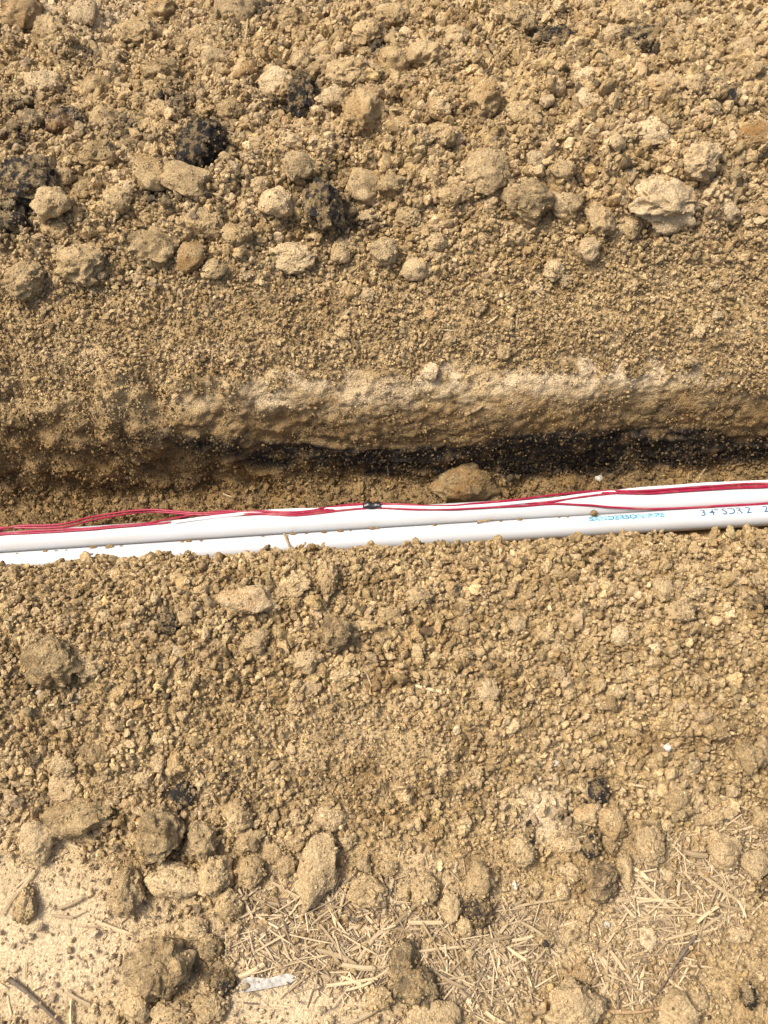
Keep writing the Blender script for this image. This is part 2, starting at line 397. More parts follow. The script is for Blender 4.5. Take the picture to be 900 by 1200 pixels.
# ------------------------------------------------------------------ clods
def ico(n):
    bm = bmesh.new(); bmesh.ops.create_icosphere(bm, subdivisions=n, radius=1)
    V = np.array([v.co[:] for v in bm.verts]); F = np.array([[v.index for v in f.verts] for f in bm.faces]); bm.free(); return V, F
ICO = {n: ico(n) for n in (2, 3, 4, 5)}
def clod_shape(n, seed, angular=.5, rough=1.0, dlo=.50, kn=0):
    V, F = ICO[n]; r0 = np.random.default_rng(seed)
    off = r0.random(3)*40
    r = 1+.26*perlin(V+off, .9, 1)+.13*perlin(V+off, .45, 2)
    if angular > 0:
        k = kn or int(7+6*r0.random()); nn = r0.normal(size=(k, 3)); nn /= np.linalg.norm(nn, axis=1)[:, None]
        dd = r0.uniform(dlo, .95, k)
        for n_, d_ in zip(nn, dd):
            c = V@n_; lim = np.where(c > .12, d_/np.maximum(c, .12), 9)
            r = np.where(lim < r, r*(1-angular)+lim*angular, r)
    if rough > 0:
        q = V*r[:, None]+off
        q2 = q+.16*np.stack([perlin(q, .3, 7), perlin(q, .3, 8), perlin(q, .3, 9)], 1)
        rid = .45-np.abs(fbm(q2, .55, 3, 14))*2.2
        r = r+rough*(.09*fbm(q, .28, 3, 4)+.10*rid+.065*(.5-worley(q2, .36, 3))+.055*(.5-worley(q2, .17, 5)))
    V2 = V*r[:, None]
    q = V2+off; V2 = V2+.10*np.stack([perlin(q, .55, 17), perlin(q, .55, 18), perlin(q, .55, 19)], 1)*(1+rough*.4)
    return V2/np.abs(V2).max(0).mean(), F
SHAPES = {}
def shape_mesh(kind, k):
    key = (kind, k)
    if key not in SHAPES:
        ang, ro, lv = {'round': (.4, .95, 4), 'angular': (.9, .5, 4), 'rough': (.5, 1.8, 4)}[kind]
        V, F = clod_shape(lv, 100+hash_(kind)*31+k, ang, ro)
        SHAPES[key] = new_mesh('clod_'+kind, V, F, M_CLOD)
    return SHAPES[key]
def hash_(s): return sum(ord(c) for c in s) % 97

# px, py, w, h, kind, (pale, grey, stain, tone), label (None = written from its neighbours), short name for its neighbours' labels
R_, A_, O_ = 'round', 'angular', 'rough'
CL = [
 (62,235,44,38,R_,(.25,0,0,1.05),'smooth rounded tan clod beside a black smudged clod at far left','rounded clod at far left'),
 (33,214,66,50,O_,(.1,.8,0,1),'broad clod with a black smudged face at the far left of the heap','black smudged clod at far left'),
 (14,262,34,26,O_,(0,.9,0,.9),'dark grey crumbly clod low on the left edge of the far heap','dark clod on the left edge'),
 (238,172,56,58,O_,(0,1.1,0,.72),'jagged charcoal black clod in the upper left of the far heap','charcoal clod'),
 (222,210,66,44,A_,(.1,.1,0,1),'broad tan slab lying just below the charcoal clod','tan slab below the charcoal clod'),
 (421,138,52,60,O_,(.1,0,.2,1),'tall leaning clod with a rusty base near the top centre','tall leaning clod'),
 (407,88,50,42,O_,(.15,0,0,1.05),'lumpy upright clod just above the tall leaning clod','lumpy upright clod'),
 (380,246,54,62,O_,(0,.8,0,.95),'cracked black and tan clod in the middle of the far heap','cracked black and tan clod'),
 (356,114,38,54,O_,(0,.95,0,.85),'grey black crumbling clod left of the tall leaning clod','grey crumbling clod'),
 (325,96,42,32,A_,(.6,0,0,1.05),'pale tan block left of the grey crumbling clod',None),
 (355,72,22,24,R_,(.3,0,0,1),None,None),
 (287,81,28,28,R_,(.2,0,.5,1),'round clod with an orange stain in the upper left heap','orange stained round clod'),
 (48,98,44,26,A_,(.5,0,0,1.05),'flat pale slab near the top left corner','flat pale slab at top left'),
 (120,143,36,36,R_,(.1,0,0,.95),'round brown clod half way up the left of the far heap','round brown clod'),
 (188,84,40,32,O_,(0,.3,0,.92),None,None),
 (344,302,60,38,O_,(.45,0,0,1.08),'wide pale clod at the foot of the cloddy part of the far heap','wide pale clod'),
 (304,218,24,24,R_,(.3,0,0,1.05),None,None),(340,165,26,20,R_,(.4,0,0,1.1),None,None),
 (186,292,62,50,O_,(.1,.4,0,.97),'knobbly clod with dark flecks above the fine left slope','knobbly dark flecked clod'),
 (95,308,58,48,O_,(.15,.1,0,1),'knobbly tan clod between two others above the fine left slope','middle knobbly clod'),
 (28,326,52,42,O_,(.15,.2,0,1.02),'knobbly clod at the left edge just above the fine slope','knobbly clod at the left edge'),
 (240,262,58,34,O_,(.15,0,0,1),'long hump shaped clod below the broad tan slab','hump shaped clod'),
 (115,182,50,34,O_,(0,.3,0,.95),None,None),(62,40,40,36,O_,(.1,.15,0,.97),'rough clod close to the top left corner',None),
 (160,38,44,32,O_,(.1,.1,0,1),None,None),(235,42,40,30,O_,(.1,0,0,1),None,None),(400,295,26,32,R_,(.2,0,0,1),None,None),
 (185,132,34,26,O_,(.1,0,0,1),None,None),(150,172,26,22,R_,(.1,.5,0,.9),None,None),(270,128,34,26,O_,(.1,.1,0,.98),None,None),
 (275,275,36,30,O_,(.05,.1,0,1),None,None),(140,235,38,30,O_,(.1,0,0,.98),None,None),(430,40,40,34,O_,(.1,0,0,.98),None,None),
 (460,20,36,28,O_,(.15,0,0,1),None,None),(345,25,42,30,O_,(.1,.2,0,.96),None,None),(100,222,32,26,R_,(.1,.1,0,.97),None,None),
 (575,200,54,48,A_,(.25,.15,0,1),'blocky clod with a shaded lower face right of centre in the far heap','blocky clod'),
 (765,153,48,36,A_,(.65,0,0,1.1),'pale faceted stone in the upper right of the far heap','pale faceted stone'),
 (778,235,86,62,O_,(.65,0,0,1.05),'largest pale clod of the far heap, at the right','largest pale clod'),
 (687,118,30,26,R_,(.6,0,0,1.1),'pale round clod, lower of two upper right of centre','lower pale round clod'),
 (687,89,28,21,R_,(.6,0,0,1.12),'pale oval clod, upper of two upper right of centre','upper pale oval clod'),
 (775,103,50,36,O_,(.25,0,.25,1),'hollow lumpy clod above the pale faceted stone','hollow lumpy clod'),
 (652,43,52,22,A_,(0,1.2,0,.9),'flat dark grey stone near the top right of centre','flat dark grey stone'),
 (747,44,40,30,O_,(0,.8,0,.9),'clod coloured dark for a shaded hole right of the flat dark grey stone',None),  # a shaded hole between clods, its shade put into this clod's colour
 (571,118,42,48,O_,(.1,0,.2,.97),'upright brown clod above the blocky clod','upright brown clod'),
 (608,132,34,30,O_,(.15,0,0,1),None,None),(821,188,48,38,O_,(.45,0,0,1.05),'ragged pale clod above right of the largest pale clod','ragged pale clod'),
 (853,244,30,26,A_,(.6,0,0,1.1),'small pale faceted stone right of the largest pale clod','small pale faceted stone'),
 (879,163,46,34,A_,(0,0,.75,.85),'rusty brown sharp edged clod at the right edge','rusty brown clod'),
 (855,113,22,28,A_,(0,1.1,0,.95),'small dark grey stone above the rusty brown clod','small dark grey stone'),
 (705,258,32,44,O_,(.3,0,0,1.02),'tall pale clod left of the largest pale clod','tall pale clod'),
 (660,240,38,34,A_,(.3,.1,0,1),None,None),(620,236,58,46,O_,(.1,.35,0,.95),'rough brown clod with grey flecks right of the blocky clod','grey flecked rough clod'),
 (501,65,48,40,O_,(.2,0,0,1.02),'lumpy clod near the top centre','lumpy clod at top centre'),(735,20,40,30,O_,(.2,0,0,1),None,None),
 (815,98,24,22,R_,(.3,0,0,1),None,None),(722,167,20,18,R_,(.3,0,0,1),None,None),(800,20,40,30,O_,(.25,0,0,1),None,None),
 (600,20,46,34,O_,(.2,0,0,1),None,None),(868,60,36,28,O_,(.3,0,0,1.03),None,None),(520,160,34,28,O_,(.15,0,.2,.97),None,None),
 (470,150,36,30,O_,(.05,0,.2,.93),None,None),(660,200,30,24,R_,(.2,0,0,1),None,None),(480,255,34,26,O_,(.15,0,0,1),None,None),
 (456,215,30,26,R_,(.05,.2,0,.95),None,None),(530,230,28,26,O_,(.2,0,0,1),None,None),(735,205,26,22,R_,(.3,0,0,1),None,None),
 (506,436,24,20,A_,(.85,0,0,1.12),'pale angular stone lodged at the rim of the trench','pale stone at the trench rim'),
 (76,207,24,20,R_,(.2,0,0,1),None,None),
 # near heap
 (285,703,74,38,A_,(.6,0,.35,1.08),'large pale wedge shaped stone just below the pipes','pale wedge shaped stone'),
 (301,751,32,30,R_,(.25,0,0,1),'round clod directly below the pale wedge shaped stone','round clod below the wedge'),
 (360,774,34,32,R_,(.3,0,0,1.02),'round tan clod right of and below the wedge shaped stone','round tan clod'),
 (395,742,42,44,O_,(.1,.55,0,.98),'curled grey and tan clod below the middle of the pipes','curled grey and tan clod'),
 (385,680,24,48,O_,(.15,0,0,1.02),'narrow upright clod close under the pipes','narrow upright clod'),
 (62,775,66,56,O_,(.05,.42,0,.95),'large greenish grey clod at the left of the near heap','greenish grey clod'),
 (104,780,36,30,O_,(.3,0,0,1.05),'tan clod touching the right side of the greenish grey clod',None),
 (195,731,34,26,O_,(0,1,0,.95),'dark grey crumbly clod left of the wedge shaped stone','dark grey crumbly clod'),
 (206,764,22,22,A_,(.6,0,0,1.05),None,None),(72,729,18,18,R_,(.3,0,0,1),None,None),(121,723,18,18,R_,(.3,0,0,1),None,None),
 (38,754,28,24,O_,(.2,0,0,1),None,None),(94,815,24,12,A_,(.6,0,0,1.08),None,None),(183,868,20,14,A_,(.5,0,0,1.05),None,None),
 (72,898,32,24,R_,(.3,0,0,1.02),None,None),(185,892,20,18,R_,(.3,0,0,1),None,None),(206,893,22,26,A_,(.2,0,.3,1),None,None),
 (170,912,24,22,R_,(.2,0,0,1),None,None),(110,885,44,26,A_,(.1,.3,0,.9),None,None),(345,686,40,28,O_,(.15,0,0,1),None,None),
 (72,845,30,14,A_,(.4,0,0,1),None,None),(402,790,34,20,A_,(.3,0,0,1),None,None),(365,806,32,18,A_,(.3,0,0,1),None,None),
 (78,918,38,32,A_,(.4,0,.15,1.05),'pale block of soil above the bare patch at lower left','pale block at lower left'),
 (214,931,36,26,A_,(0,1.3,0,1),'flat slate grey stone above the big lower left clods','flat slate grey stone'),
 (568,809,32,28,A_,(.45,0,0,1.05),'faceted tan stone in the centre of the near heap','faceted tan stone'),
 (728,746,24,24,A_,(.6,0,0,1.08),'pale angular stone right of centre on the near heap','pale angular stone'),
 (768,759,19,17,R_,(.75,0,0,1.12),'small whitish round stone right of the pale angular stone','whitish round stone'),
 (765,775,20,13,R_,(.55,0,0,1.06),None,None),(795,718,38,26,O_,(.3,0,0,1),'tan twin humped clod near the right end of the pipes','twin humped clod'),
 (777,691,24,28,R_,(.25,0,0,1),None,None),(537,696,18,32,A_,(.05,.75,0,.95),'narrow grey stone standing below the middle of the pipes','narrow grey stone'),
 (543,714,20,16,R_,(.5,0,0,1.05),None,None),(606,731,24,22,R_,(.3,0,0,1),None,None),(858,748,22,14,A_,(.4,0,0,1),None,None),
 (694,853,38,15,A_,(.4,0,0,1),'flat slab low on the right half of the near heap','flat low slab'),(577,866,22,20,R_,(.2,0,.15,.95),None,None),
 (765,806,15,20,R_,(.5,0,0,1.05),None,None),(667,806,18,32,A_,(.3,0,0,1),None,None),(695,890,24,22,R_,(.2,0,0,.97),None,None),
 (876,890,34,34,O_,(.1,.2,0,.95),'rough brown clod near the right edge of the near heap','rough brown clod at right'),(893,880,20,30,R_,(.3,0,0,1),None,None),
 (690,922,26,18,A_,(.5,.4,0,1.05),None,None),(655,758,24,20,R_,(.3,0,0,1),None,None),(815,695,24,16,A_,(.3,0,0,1),None,None),
 (640,744,26,20,O_,(.2,0,0,1),None,None),(722,810,24,20,O_,(.3,0,0,1),None,None),(840,855,36,26,O_,(.1,0,0,.97),None,None),
 (490,700,36,24,O_,(.3,0,0,1.02),None,None),(560,905,18,14,R_,(.3,0,0,1),None,None),(890,706,30,22,O_,(0,.9,0,.95),None,None),
 (458,722,30,24,O_,(.2,0,.1,.95),None,None),(540,770,22,16,R_,(.3,0,0,1),None,None),
 # lower left group
 (92,958,74,44,O_,(.1,.25,0,.95),'long rough clod above the bare ground at lower left','long rough clod'),
 (42,986,44,44,A_,(.4,0,0,1.03),'pale angular slab at the left edge above the bare ground','pale angular slab'),
 (185,976,60,66,O_,(.1,.42,0,1),'big clod with black streaked layers, lower left','black streaked clod'),
 (237,985,40,48,O_,(.2,.15,0,.98),'tall rough clod right of the black streaked clod','tall rough clod'),
 (206,1032,60,42,R_,(.4,0,0,1.08),'smooth oval pale clod below the black streaked clod','smooth oval pale clod'),
 (251,1029,38,46,O_,(.2,0,0,1),'rough clod right of the smooth oval pale clod',None),
 (148,1042,44,48,O_,(.15,.15,0,.95),'rounded rough clod left of the smooth oval pale clod','clod left of the oval one'),
 (184,1137,68,66,O_,(.15,.36,0,1.02),'large round clod with a black patch near the bottom left','large round clod with a black patch'),
 (228,1088,28,24,R_,(.35,0,0,1.02),None,None),(276,1090,16,18,R_,(.35,0,0,1),None,None),(162,1182,30,26,R_,(.3,0,0,1),None,None),
 (200,1188,44,24,O_,(.3,0,0,1),None,None),(268,1062,36,32,O_,(.2,0,0,1),None,None),(246,1112,32,26,O_,(.1,.5,0,.9),None,None),
 (280,955,36,38,O_,(.2,0,0,1),None,None),(297,1020,34,34,O_,(.2,0,0,1),None,None),(290,985,28,26,R_,(.2,0,0,1),None,None),
 (262,1152,30,26,O_,(0,.75,0,.9),'grey crumbling clod left of the bleached wood chip',None),(245,1180,40,30,O_,(.2,.15,0,.97),None,None),
 (160,1160,22,20,R_,(.2,0,0,1),None,None),(30,1060,26,34,O_,(.2,0,0,.97),None,None),
 # bottom centre
 (373,1021,50,76,A_,(.35,0,0,1.03),'tall upright pale clod standing at the top edge of the straw','tall upright pale clod'),
 (430,1046,44,38,O_,(.2,0,0,1),'rounded clod lying on the straw right of the tall pale clod','rounded clod on the straw'),
 (336,1013,24,24,R_,(.25,0,0,1),None,None),(386,958,46,26,R_,(.3,0,0,1.02),'wide smooth clod above the tall upright pale clod','wide smooth clod'),
 (500,1043,36,36,O_,(.25,0,0,1),'rough round clod above the straw at bottom centre','rough round clod'),(475,1045,18,20,R_,(.3,0,0,1),None,None),
 (561,1032,34,38,R_,(.2,.1,0,1),'round speckled clod, rightmost in the row above the straw','round speckled clod'),
 (529,1063,26,30,R_,(.25,0,0,1),None,None),(562,1068,34,30,O_,(0,.75,0,.9),'dark grey clod below the round speckled clod',None),
 (546,1086,18,22,R_,(.3,0,0,1),None,None),(473,1133,32,58,O_,(.1,.6,0,.92),'narrow grey green clod standing in the straw at bottom centre','narrow grey green clod'),
 (490,1160,42,44,O_,(.1,.6,0,.9),'grey clod leaning against the narrow grey green clod',None),
 (503,1192,64,40,A_,(.4,0,.15,1.02),'large pale clod cut by the bottom edge at centre','large pale clod at the bottom edge'),
 (446,1170,30,24,O_,(.2,0,0,1),None,None),(409,984,22,20,R_,(.3,0,0,1),None,None),(427,1013,18,20,R_,(.2,.2,0,.97),None,None),
 (455,1018,22,18,R_,(.3,0,0,1),None,None),(350,985,24,22,R_,(.2,0,0,1),None,None),(320,1000,22,20,R_,(.2,0,0,1),None,None),
 # lower right
 (690,952,36,28,A_,(.3,0,.3,1),'blunt tan block with rusty tint right of the pale smooth patch','blunt tan block'),
 (697,926,30,32,A_,(0,1.1,0,.95),'dark grey angular stone above the blunt tan block','dark grey angular stone'),
 (718,966,34,30,R_,(.2,0,.2,.97),None,None),(612,996,30,38,O_,(.3,0,0,1),'pale upright clod below the smooth patch, left side','pale upright clod'),
 (620,980,12,28,A_,(0,1.2,0,1),None,None),(665,990,30,16,A_,(.45,0,0,1.05),None,None),(694,993,22,30,O_,(0,.8,0,.95),None,None),
 (716,988,20,20,R_,(.2,0,0,.95),None,None),(762,995,34,42,O_,(.3,.1,0,1),'rough upright clod above the right hand straw','rough upright clod'),
 (704,1030,44,46,O_,(.2,.55,0,1),'clod with a grey crumbling lower side left of the right hand straw','clod with grey lower side'),
 (734,1021,20,38,A_,(.2,0,0,.98),None,None),(668,1023,30,20,R_,(.4,0,0,1.05),None,None),(848,997,38,40,R_,(.4,0,.15,1.03),'rounded clod sitting on the right hand straw','rounded clod on the right straw'),
 (886,1013,32,28,R_,(.4,0,0,1.03),None,None),(897,1042,14,24,O_,(0,.8,0,.8),None,None),(786,1027,14,13,R_,(.5,0,0,1.08),None,None),
 (761,1101,22,20,A_,(.75,0,0,1.1),'pale flat round stone among the right hand straw','pale flat round stone'),
 (682,1141,28,18,A_,(.3,0,.2,.98),None,None),(672,1182,62,56,O_,(.4,0,.1,1.02),'biggest clod at the bottom edge right of centre','biggest clod at the bottom edge'),
 (797,1188,46,38,R_,(.35,0,0,1),'smooth lump of soil at the bottom right','smooth lump at bottom right'),(816,1174,26,22,R_,(.3,0,0,1),None,None),
 (878,1168,20,26,O_,(.3,.9,0,1),'small dark speckled clod near the bottom right corner',None),(862,1095,28,16,A_,(.5,0,0,1.05),None,None),
 (816,938,16,26,A_,(.5,0,0,1.03),None,None),(850,946,30,20,A_,(.4,0,0,1),None,None),(836,938,18,18,R_,(.2,0,0,1),None,None),
 (795,937,32,38,O_,(.2,.2,0,.95),'wide rough clod in the row above the right hand straw',None),(766,930,18,14,R_,(.4,0,0,1.02),None,None),
 (762,968,24,22,A_,(.1,.7,0,.95),None,None),(779,968,15,15,R_,(.3,0,0,1),None,None),(835,960,22,16,R_,(.2,0,0,.97),None,None),
 (627,1042,18,14,R_,(.5,0,0,1.03),None,None),(616,1046,14,10,R_,(.5,0,0,1.03),None,None),(660,1044,18,16,R_,(.5,0,0,1.03),None,None),
 (685,1070,22,16,O_,(.3,0,0,1),None,None),(640,1100,20,16,O_,(.2,.2,0,1),None,None),(892,960,24,26,O_,(.2,0,0,.97),None,None),
]
clods = []
clod_px = []          # px, py, size, short
def add_clod(px, py, w, h, kind, colr, hero=False, sink=.22, zoff=None):
    p, n = hit(px, py+h*.22)
    dist = (p-CAM).length; s = dist/FPX
    rx = w*s/2*1.04; rh = h*s/2*1.04
    rz = min(rh, rx*1.1)*(.8 if kind != A_ else .72); ry = rh*1.05
    seed = int(px*13+py*7)
    if hero and max(w, h) >= 40:
        ang, ro = {'round': (.35, .75), 'angular': (.9, .5), 'rough': (.5, 1.75)}[kind]
        V, F_ = clod_shape(5, seed, ang, ro); m = new_mesh('soil_clod', V, F_, M_CLOD); rot = Euler((0, 0, 0))
    else:
        m = shape_mesh(kind, seed % 8); rot = Euler((0, 0, 0))
        fl = seed//8 % 4
        if fl & 1: rx = -rx
        if fl & 2: ry = -ry
    o = link('soil_clod', m)
    tilt = Vector((0, 0, 1)).rotation_difference((n*.6+Vector((0, 0, .4))).normalized())
    o.rotation_mode = 'QUATERNION'
    view_up = Euler((.25, 0, math.radians((seed % 17)-8))).to_quaternion()
    o.rotation_quaternion = tilt.slerp(view_up, .5)
    o.scale = (rx, ry, rz)
    c = p+Vector((0, 0, 1))*rz*(1-sink*2.2)*1.05
    # keep the drawn centre on the pixel asked for
    back = ray(px, py); c2 = CAM+back*((c-CAM).dot(back)); o.location = c2
    o.color = (min(1, colr[0]), min(1, colr[1]), min(1, colr[2]), colr[3])
    o['category'] = 'soil clod'; o['group'] = 'clods of dug soil'
    clods.append(o); return o
# (colour channels are clamped to 0..1 only for safety)
LAND = []
for (x, y, w, h, k, c, lab, short) in CL:
    o = add_clod(x, y, w, h, k, c, True)
    clod_px.append((x, y, max(w, h)))
    if lab: o['label'] = lab
    if short: LAND.append((x, y, short))
    if k == A_ and c[1] > .9: o.name = 'dark_stone'; o['category'] = 'stone'; o['group'] = 'dark stones in the soil'
LAND += [(124, 706, 'orange pebble'), (313, 1149, 'bleached wood chip'), (779, 878, 'white pebble'), (705, 600, 'cyan pipe lettering')]
# fillers: next largest clods, in the coarse parts of both heaps
fill = 0; tries = 0; FR = random.Random(11)
target_n = 300-len(CL)-1
while fill < target_n and tries < 8000:
    tries += 1
    if FR.random() < .72: x, y = FR.uniform(0, 900), FR.uniform(4, 345) if FR.random() < .88 else FR.uniform(320, 425)
    else:
        x, y = FR.uniform(0, 900), FR.uniform(668, 975)
        if 250 < x < 620 and 830 < y < 940: continue
    sz = (FR.choice([24, 28, 32, 36, 42, 48]) if x < 430 else FR.choice([20, 22, 24, 28, 34, 40])) if y < 320 else FR.choice([14, 15, 16, 17, 18, 20])
    if any((x-a)**2+(y-b)**2 < (.37*(sz+c))**2 for a, b, c in clod_px): continue
    k = FR.choice([R_, R_, O_, A_]); asp = FR.uniform(.7, 1.0)
    grey = 0
    if spot_mask(np.array([x]), np.array([y]))[0] > .35: grey = FR.choice([.6, .9, 1])
    o = add_clod(x, y, sz, sz*asp, k, (max(0, FR.uniform(-.1, .55)), grey, FR.choice([0, 0, 0, 0, .3]), FR.uniform(.82, 1.12)))
    clod_px.append((x, y, sz)); fill += 1
# the big clod standing on the trench floor behind the pipes
# ------------------------------------------------------------------ pipes, cable and wires
PR_ = .01335; ZP = -.1375
def px_path(pts, z, n, extend=True):
    q = [on_plane(a, b, z) for a, b in pts]
    if extend:
        q = [q[0]+(q[0]-q[1]).normalized()*5.0, q[0]+(q[0]-q[1]).normalized()*.25]+q+[q[-1]+(q[-1]-q[-2]).normalized()*.25, q[-1]+(q[-1]-q[-2]).normalized()*5.0]
    return smooth_path(q, n)
FC = [(0, 661), (225, 646.5), (450, 631.5), (675, 617), (900, 604)]
RC = [(0, 639), (225, 624.5), (450, 609.5), (675, 596.5), (900, 584)]
front_q = [on_plane(a, b, ZP) for a, b in FC]; rear_q = [on_plane(a, b, ZP) for a, b in RC]
def straight_pipe(q):
    A = np.array([tuple(v) for v in q]); cy = np.polyfit(A[:, 0], A[:, 1], 2)
    cy_lin = np.polyfit(A[:, 0], A[:, 1], 1)
    def y(x):
        x = np.asarray(x, float); xc = np.clip(x, -.5, .5)
        return np.polyval(cy, xc)+(x-xc)*(2*cy[0]*xc+cy[1])
    return y
yF, yR = straight_pipe(front_q), straight_pipe(rear_q)
# never let the pipes cut into each other
gap = np.min([(yR(x)-yF(x))*math.cos(.06) for x in np.linspace(-.55, .55, 23)])
lift = max(0, 2*PR_-gap+.0002)
yR0 = yR; yR = (lambda f, l: (lambda x: f(x)+l))(yR0, lift)
xs = np.r_[-5, -3, -2, -1.2, np.linspace(-.8, .8, 60), 1.2, 2, 3, 5]
def pipe_obj(name, yf, zf, label):
    path = np.stack([xs, yf(xs), zf(xs)], 1)
    V, F_ = tube(path, PR_, 40, False)
    Vi, Fi = tube(path, PR_*.88, 40, False); n0 = len(V)
    F_ = F_+[tuple(i+n0 for i in f[::-1]) for f in Fi]
    V = np.r_[V, Vi]; k = 40
    for base in (0, len(xs)-1):
        for j in range(k):
            a, b2 = base*k+j, base*k+(j+1) % k
            f = (a, b2, b2+n0, a+n0); F_.append(f if base == 0 else f[::-1])
    return link(name, new_mesh(name, V, F_, M_PVC), label=label, category='pipe', group='white pipes in the trench')
zF = lambda x: np.full_like(np.asarray(x, float), ZP); zR = lambda x: np.full_like(np.asarray(x, float), ZP+.0005)
e1 = empty('plastic_pipe', (0, float(yF(0)), ZP-PR_), label='front white plastic pipe with blue lettering, nearest the viewer in the trench', category='pipe', group='white pipes in the trench')
pf = pipe_obj('pipe_wall', yF, zF, ''); 
for k in ('label', 'category', 'group'): del pf[k]
pf.parent = e1; pf.location = -e1.location
pr = pipe_obj('plastic_pipe', yR, zR, 'rear plain white plastic pipe with the red wires lying along its far side')
# lettering, wrapped round the front pipe
def text_bits(body, height, xstart, ang, material, name, stretch=1.0, parent=None, lift_=.00015, bold=0):
    cu = bpy.data.curves.new('lettering', 'FONT'); cu.body = body; cu.size = 1; cu.offset = bold
    to = bpy.data.objects.new('lettering', cu); COL.objects.link(to)
    bpy.context.view_layer.update()
    ev = to.evaluated_get(bpy.context.evaluated_depsgraph_get()); m = ev.to_mesh()
    V = np.array([v.co[:] for v in m.vertices]); F_ = [tuple(p.vertices) for p in m.polygons]
    ev.to_mesh_clear(); bpy.data.objects.remove(to); bpy.data.curves.remove(cu)
    k = height/.70
    X_ = xstart+V[:, 0]*k*stretch; a = ang-(V[:, 1]*k)/PR_*-1
    return wrap(X_, a, F_, material, name, parent, lift_)
def wrap(X_, a, F_, material, name, parent, lift_):
    r = PR_+lift_
    # angle measured from +y (far) towards +z (up): a larger value faces the viewer's top
    Yv = yF(X_)+r*np.cos(a); Zv = ZP+r*np.sin(a)
    o = link(name, new_mesh(name, np.stack([X_, Yv, Zv], 1), F_, material, False), parent)
    o.location = -parent.location
    return o
def x_at(px, py): return on_plane(px, py, ZP+PR_).x
# angle of the seam edge as seen: top silhouette is at ~27 deg from horizontal far side
A0 = math.radians(60)
def band(x0, x1, a0, a1, material, name, lift_=.00008):
    n = 12; X_ = np.repeat(np.linspace(x0, x1, n), 4); a = np.tile(np.linspace(a0, a1, 4), n)
    F_ = [(i*4+j, (i+1)*4+j, (i+1)*4+j+1, i*4+j+1) for i in range(n-1) for j in range(3)]
    return wrap(X_, a, F_, material, name, e1, lift_)
def text_between(body, xl, xr, a_base, h, material, name, lift_=.00016, bold=0.0):
    # reading left to right with the letters' tops towards the far side (smaller angle)
    cu = bpy.data.curves.new('lettering', 'FONT'); cu.body = body; cu.size = 1; cu.offset = bold
    to = bpy.data.objects.new('lettering', cu); COL.objects.link(to); bpy.context.view_layer.update()
    ev = to.evaluated_get(bpy.context.evaluated_depsgraph_get()); m = ev.to_mesh()
    V = np.array([v.co[:] for v in m.vertices]); F_ = [tuple(p.vertices) for p in m.polygons]
    ev.to_mesh_clear(); bpy.data.objects.remove(to); bpy.data.curves.remove(cu)
    wv = V[:, 0].max()-V[:, 0].min()
    X_ = xl+(V[:, 0]-V[:, 0].min())/wv*(xr-xl)
    a = a_base-(V[:, 1]/.70)*h/PR_
    return wrap(X_, a, F_, material, name, e1, lift_)
xa, xb = x_at(689, 605), x_at(779, 600)
band(xa, xb, math.radians(60), math.radians(92), M_INK, 'print_band')
text_between('SANDERSON PIPE', xa+.0015, xb-.0015, math.radians(90), .0066, M_INKD, 'lettering', bold=.012)
text_between('3/4" SDR 21  200', x_at(821, 598), x_at(913, 592), math.radians(98), .0098, M_INKD, 'lettering', bold=.014)
# worn traces of print further along the same line
TR = random.Random(3)
for (p0, p1) in ((88, 132), (150, 196), (256, 300)):
    q = p0
    while q < p1:
        w = TR.uniform(1.0, 3.2); y_ = 645-.066*q
        a0 = math.radians(62+TR.uniform(-2, 10)); 
        band(x_at(q, y_), x_at(q+w, y_), a0, a0+math.radians(TR.uniform(2, 9)), M_INKP, 'worn_print'); q += w+TR.uniform(.8, 3)

WZ = ZP+PR_*.55
def pipe_gap(P):                                          # distance to the nearer pipe's surface
    return min(math.hypot(P.y-float(yR(P.x)), P.z-ZP), math.hypot(P.y-float(yF(P.x)), P.z-ZP))-PR_
def lie(px, py, rad, lift, zfloor):
    d_ = ray(px, py); tf = (zfloor-CAM.z)/d_.z; best = (9, 0)
    for i in range(70):                                   # march down to the floor; stop on a pipe
        t = tf-.045+i*.00065; g = pipe_gap(CAM+d_*t)
        if g < best[0]: best = (g, t)
        if g <= rad+lift: return CAM+d_*t
        if t >= tf: break
    g, t = best; w = min(1, max(0, (g-rad-lift)/.010))
    return CAM+d_*(t+(tf-t)*w)
def strand(name, pts, zfloor, rad, material, label, cat, group, lift=0.0):
    pp = smooth_path([Vector((a, b, 0)) for a, b in pts], 190)
    q = np.array([tuple(lie(a, b, rad, lift, zfloor)) for a, b, _ in pp])
    if cat == 'cable':                                    # left of 190 it runs hidden down behind the rear pipe
        for i, (a, b, _) in enumerate(pp):
            if a < 196: q[i] = (on_plane(a, b, ZP).x, float(yR(on_plane(a, b, ZP).x))+PR_+rad+.0005, ZP-.006)
    ph = len(label)
    if cat == 'wire':
        q = q+np.array([tuple(mnoise.noise_vector(Vector(v)*38+Vector((ph, 0, 0)))) for v in q])*np.array([0, .0009, .0005])
    for _ in range(2): q[1:-1] = (q[:-2]+2*q[1:-1]+q[2:])/4
    e0 = q[0]-q[6]; e0[2] = 0; e9 = q[-1]-q[-7]; e9[2] = 0; e0 /= np.linalg.norm(e0); e9 /= np.linalg.norm(e9)
    path = np.r_[[q[0]+e0*1.6, q[0]+e0*.2], q, [q[-1]+e9*.2, q[-1]+e9*1.6]]
    V, F_ = tube(path, rad, 8)
    o = link(name, new_mesh(name, V, F_, material), label=label, category=cat)
    if group: o['group'] = group
    return o
zt = ZP+PR_   # pipe top
RW = .0015
zb = ZP-.004
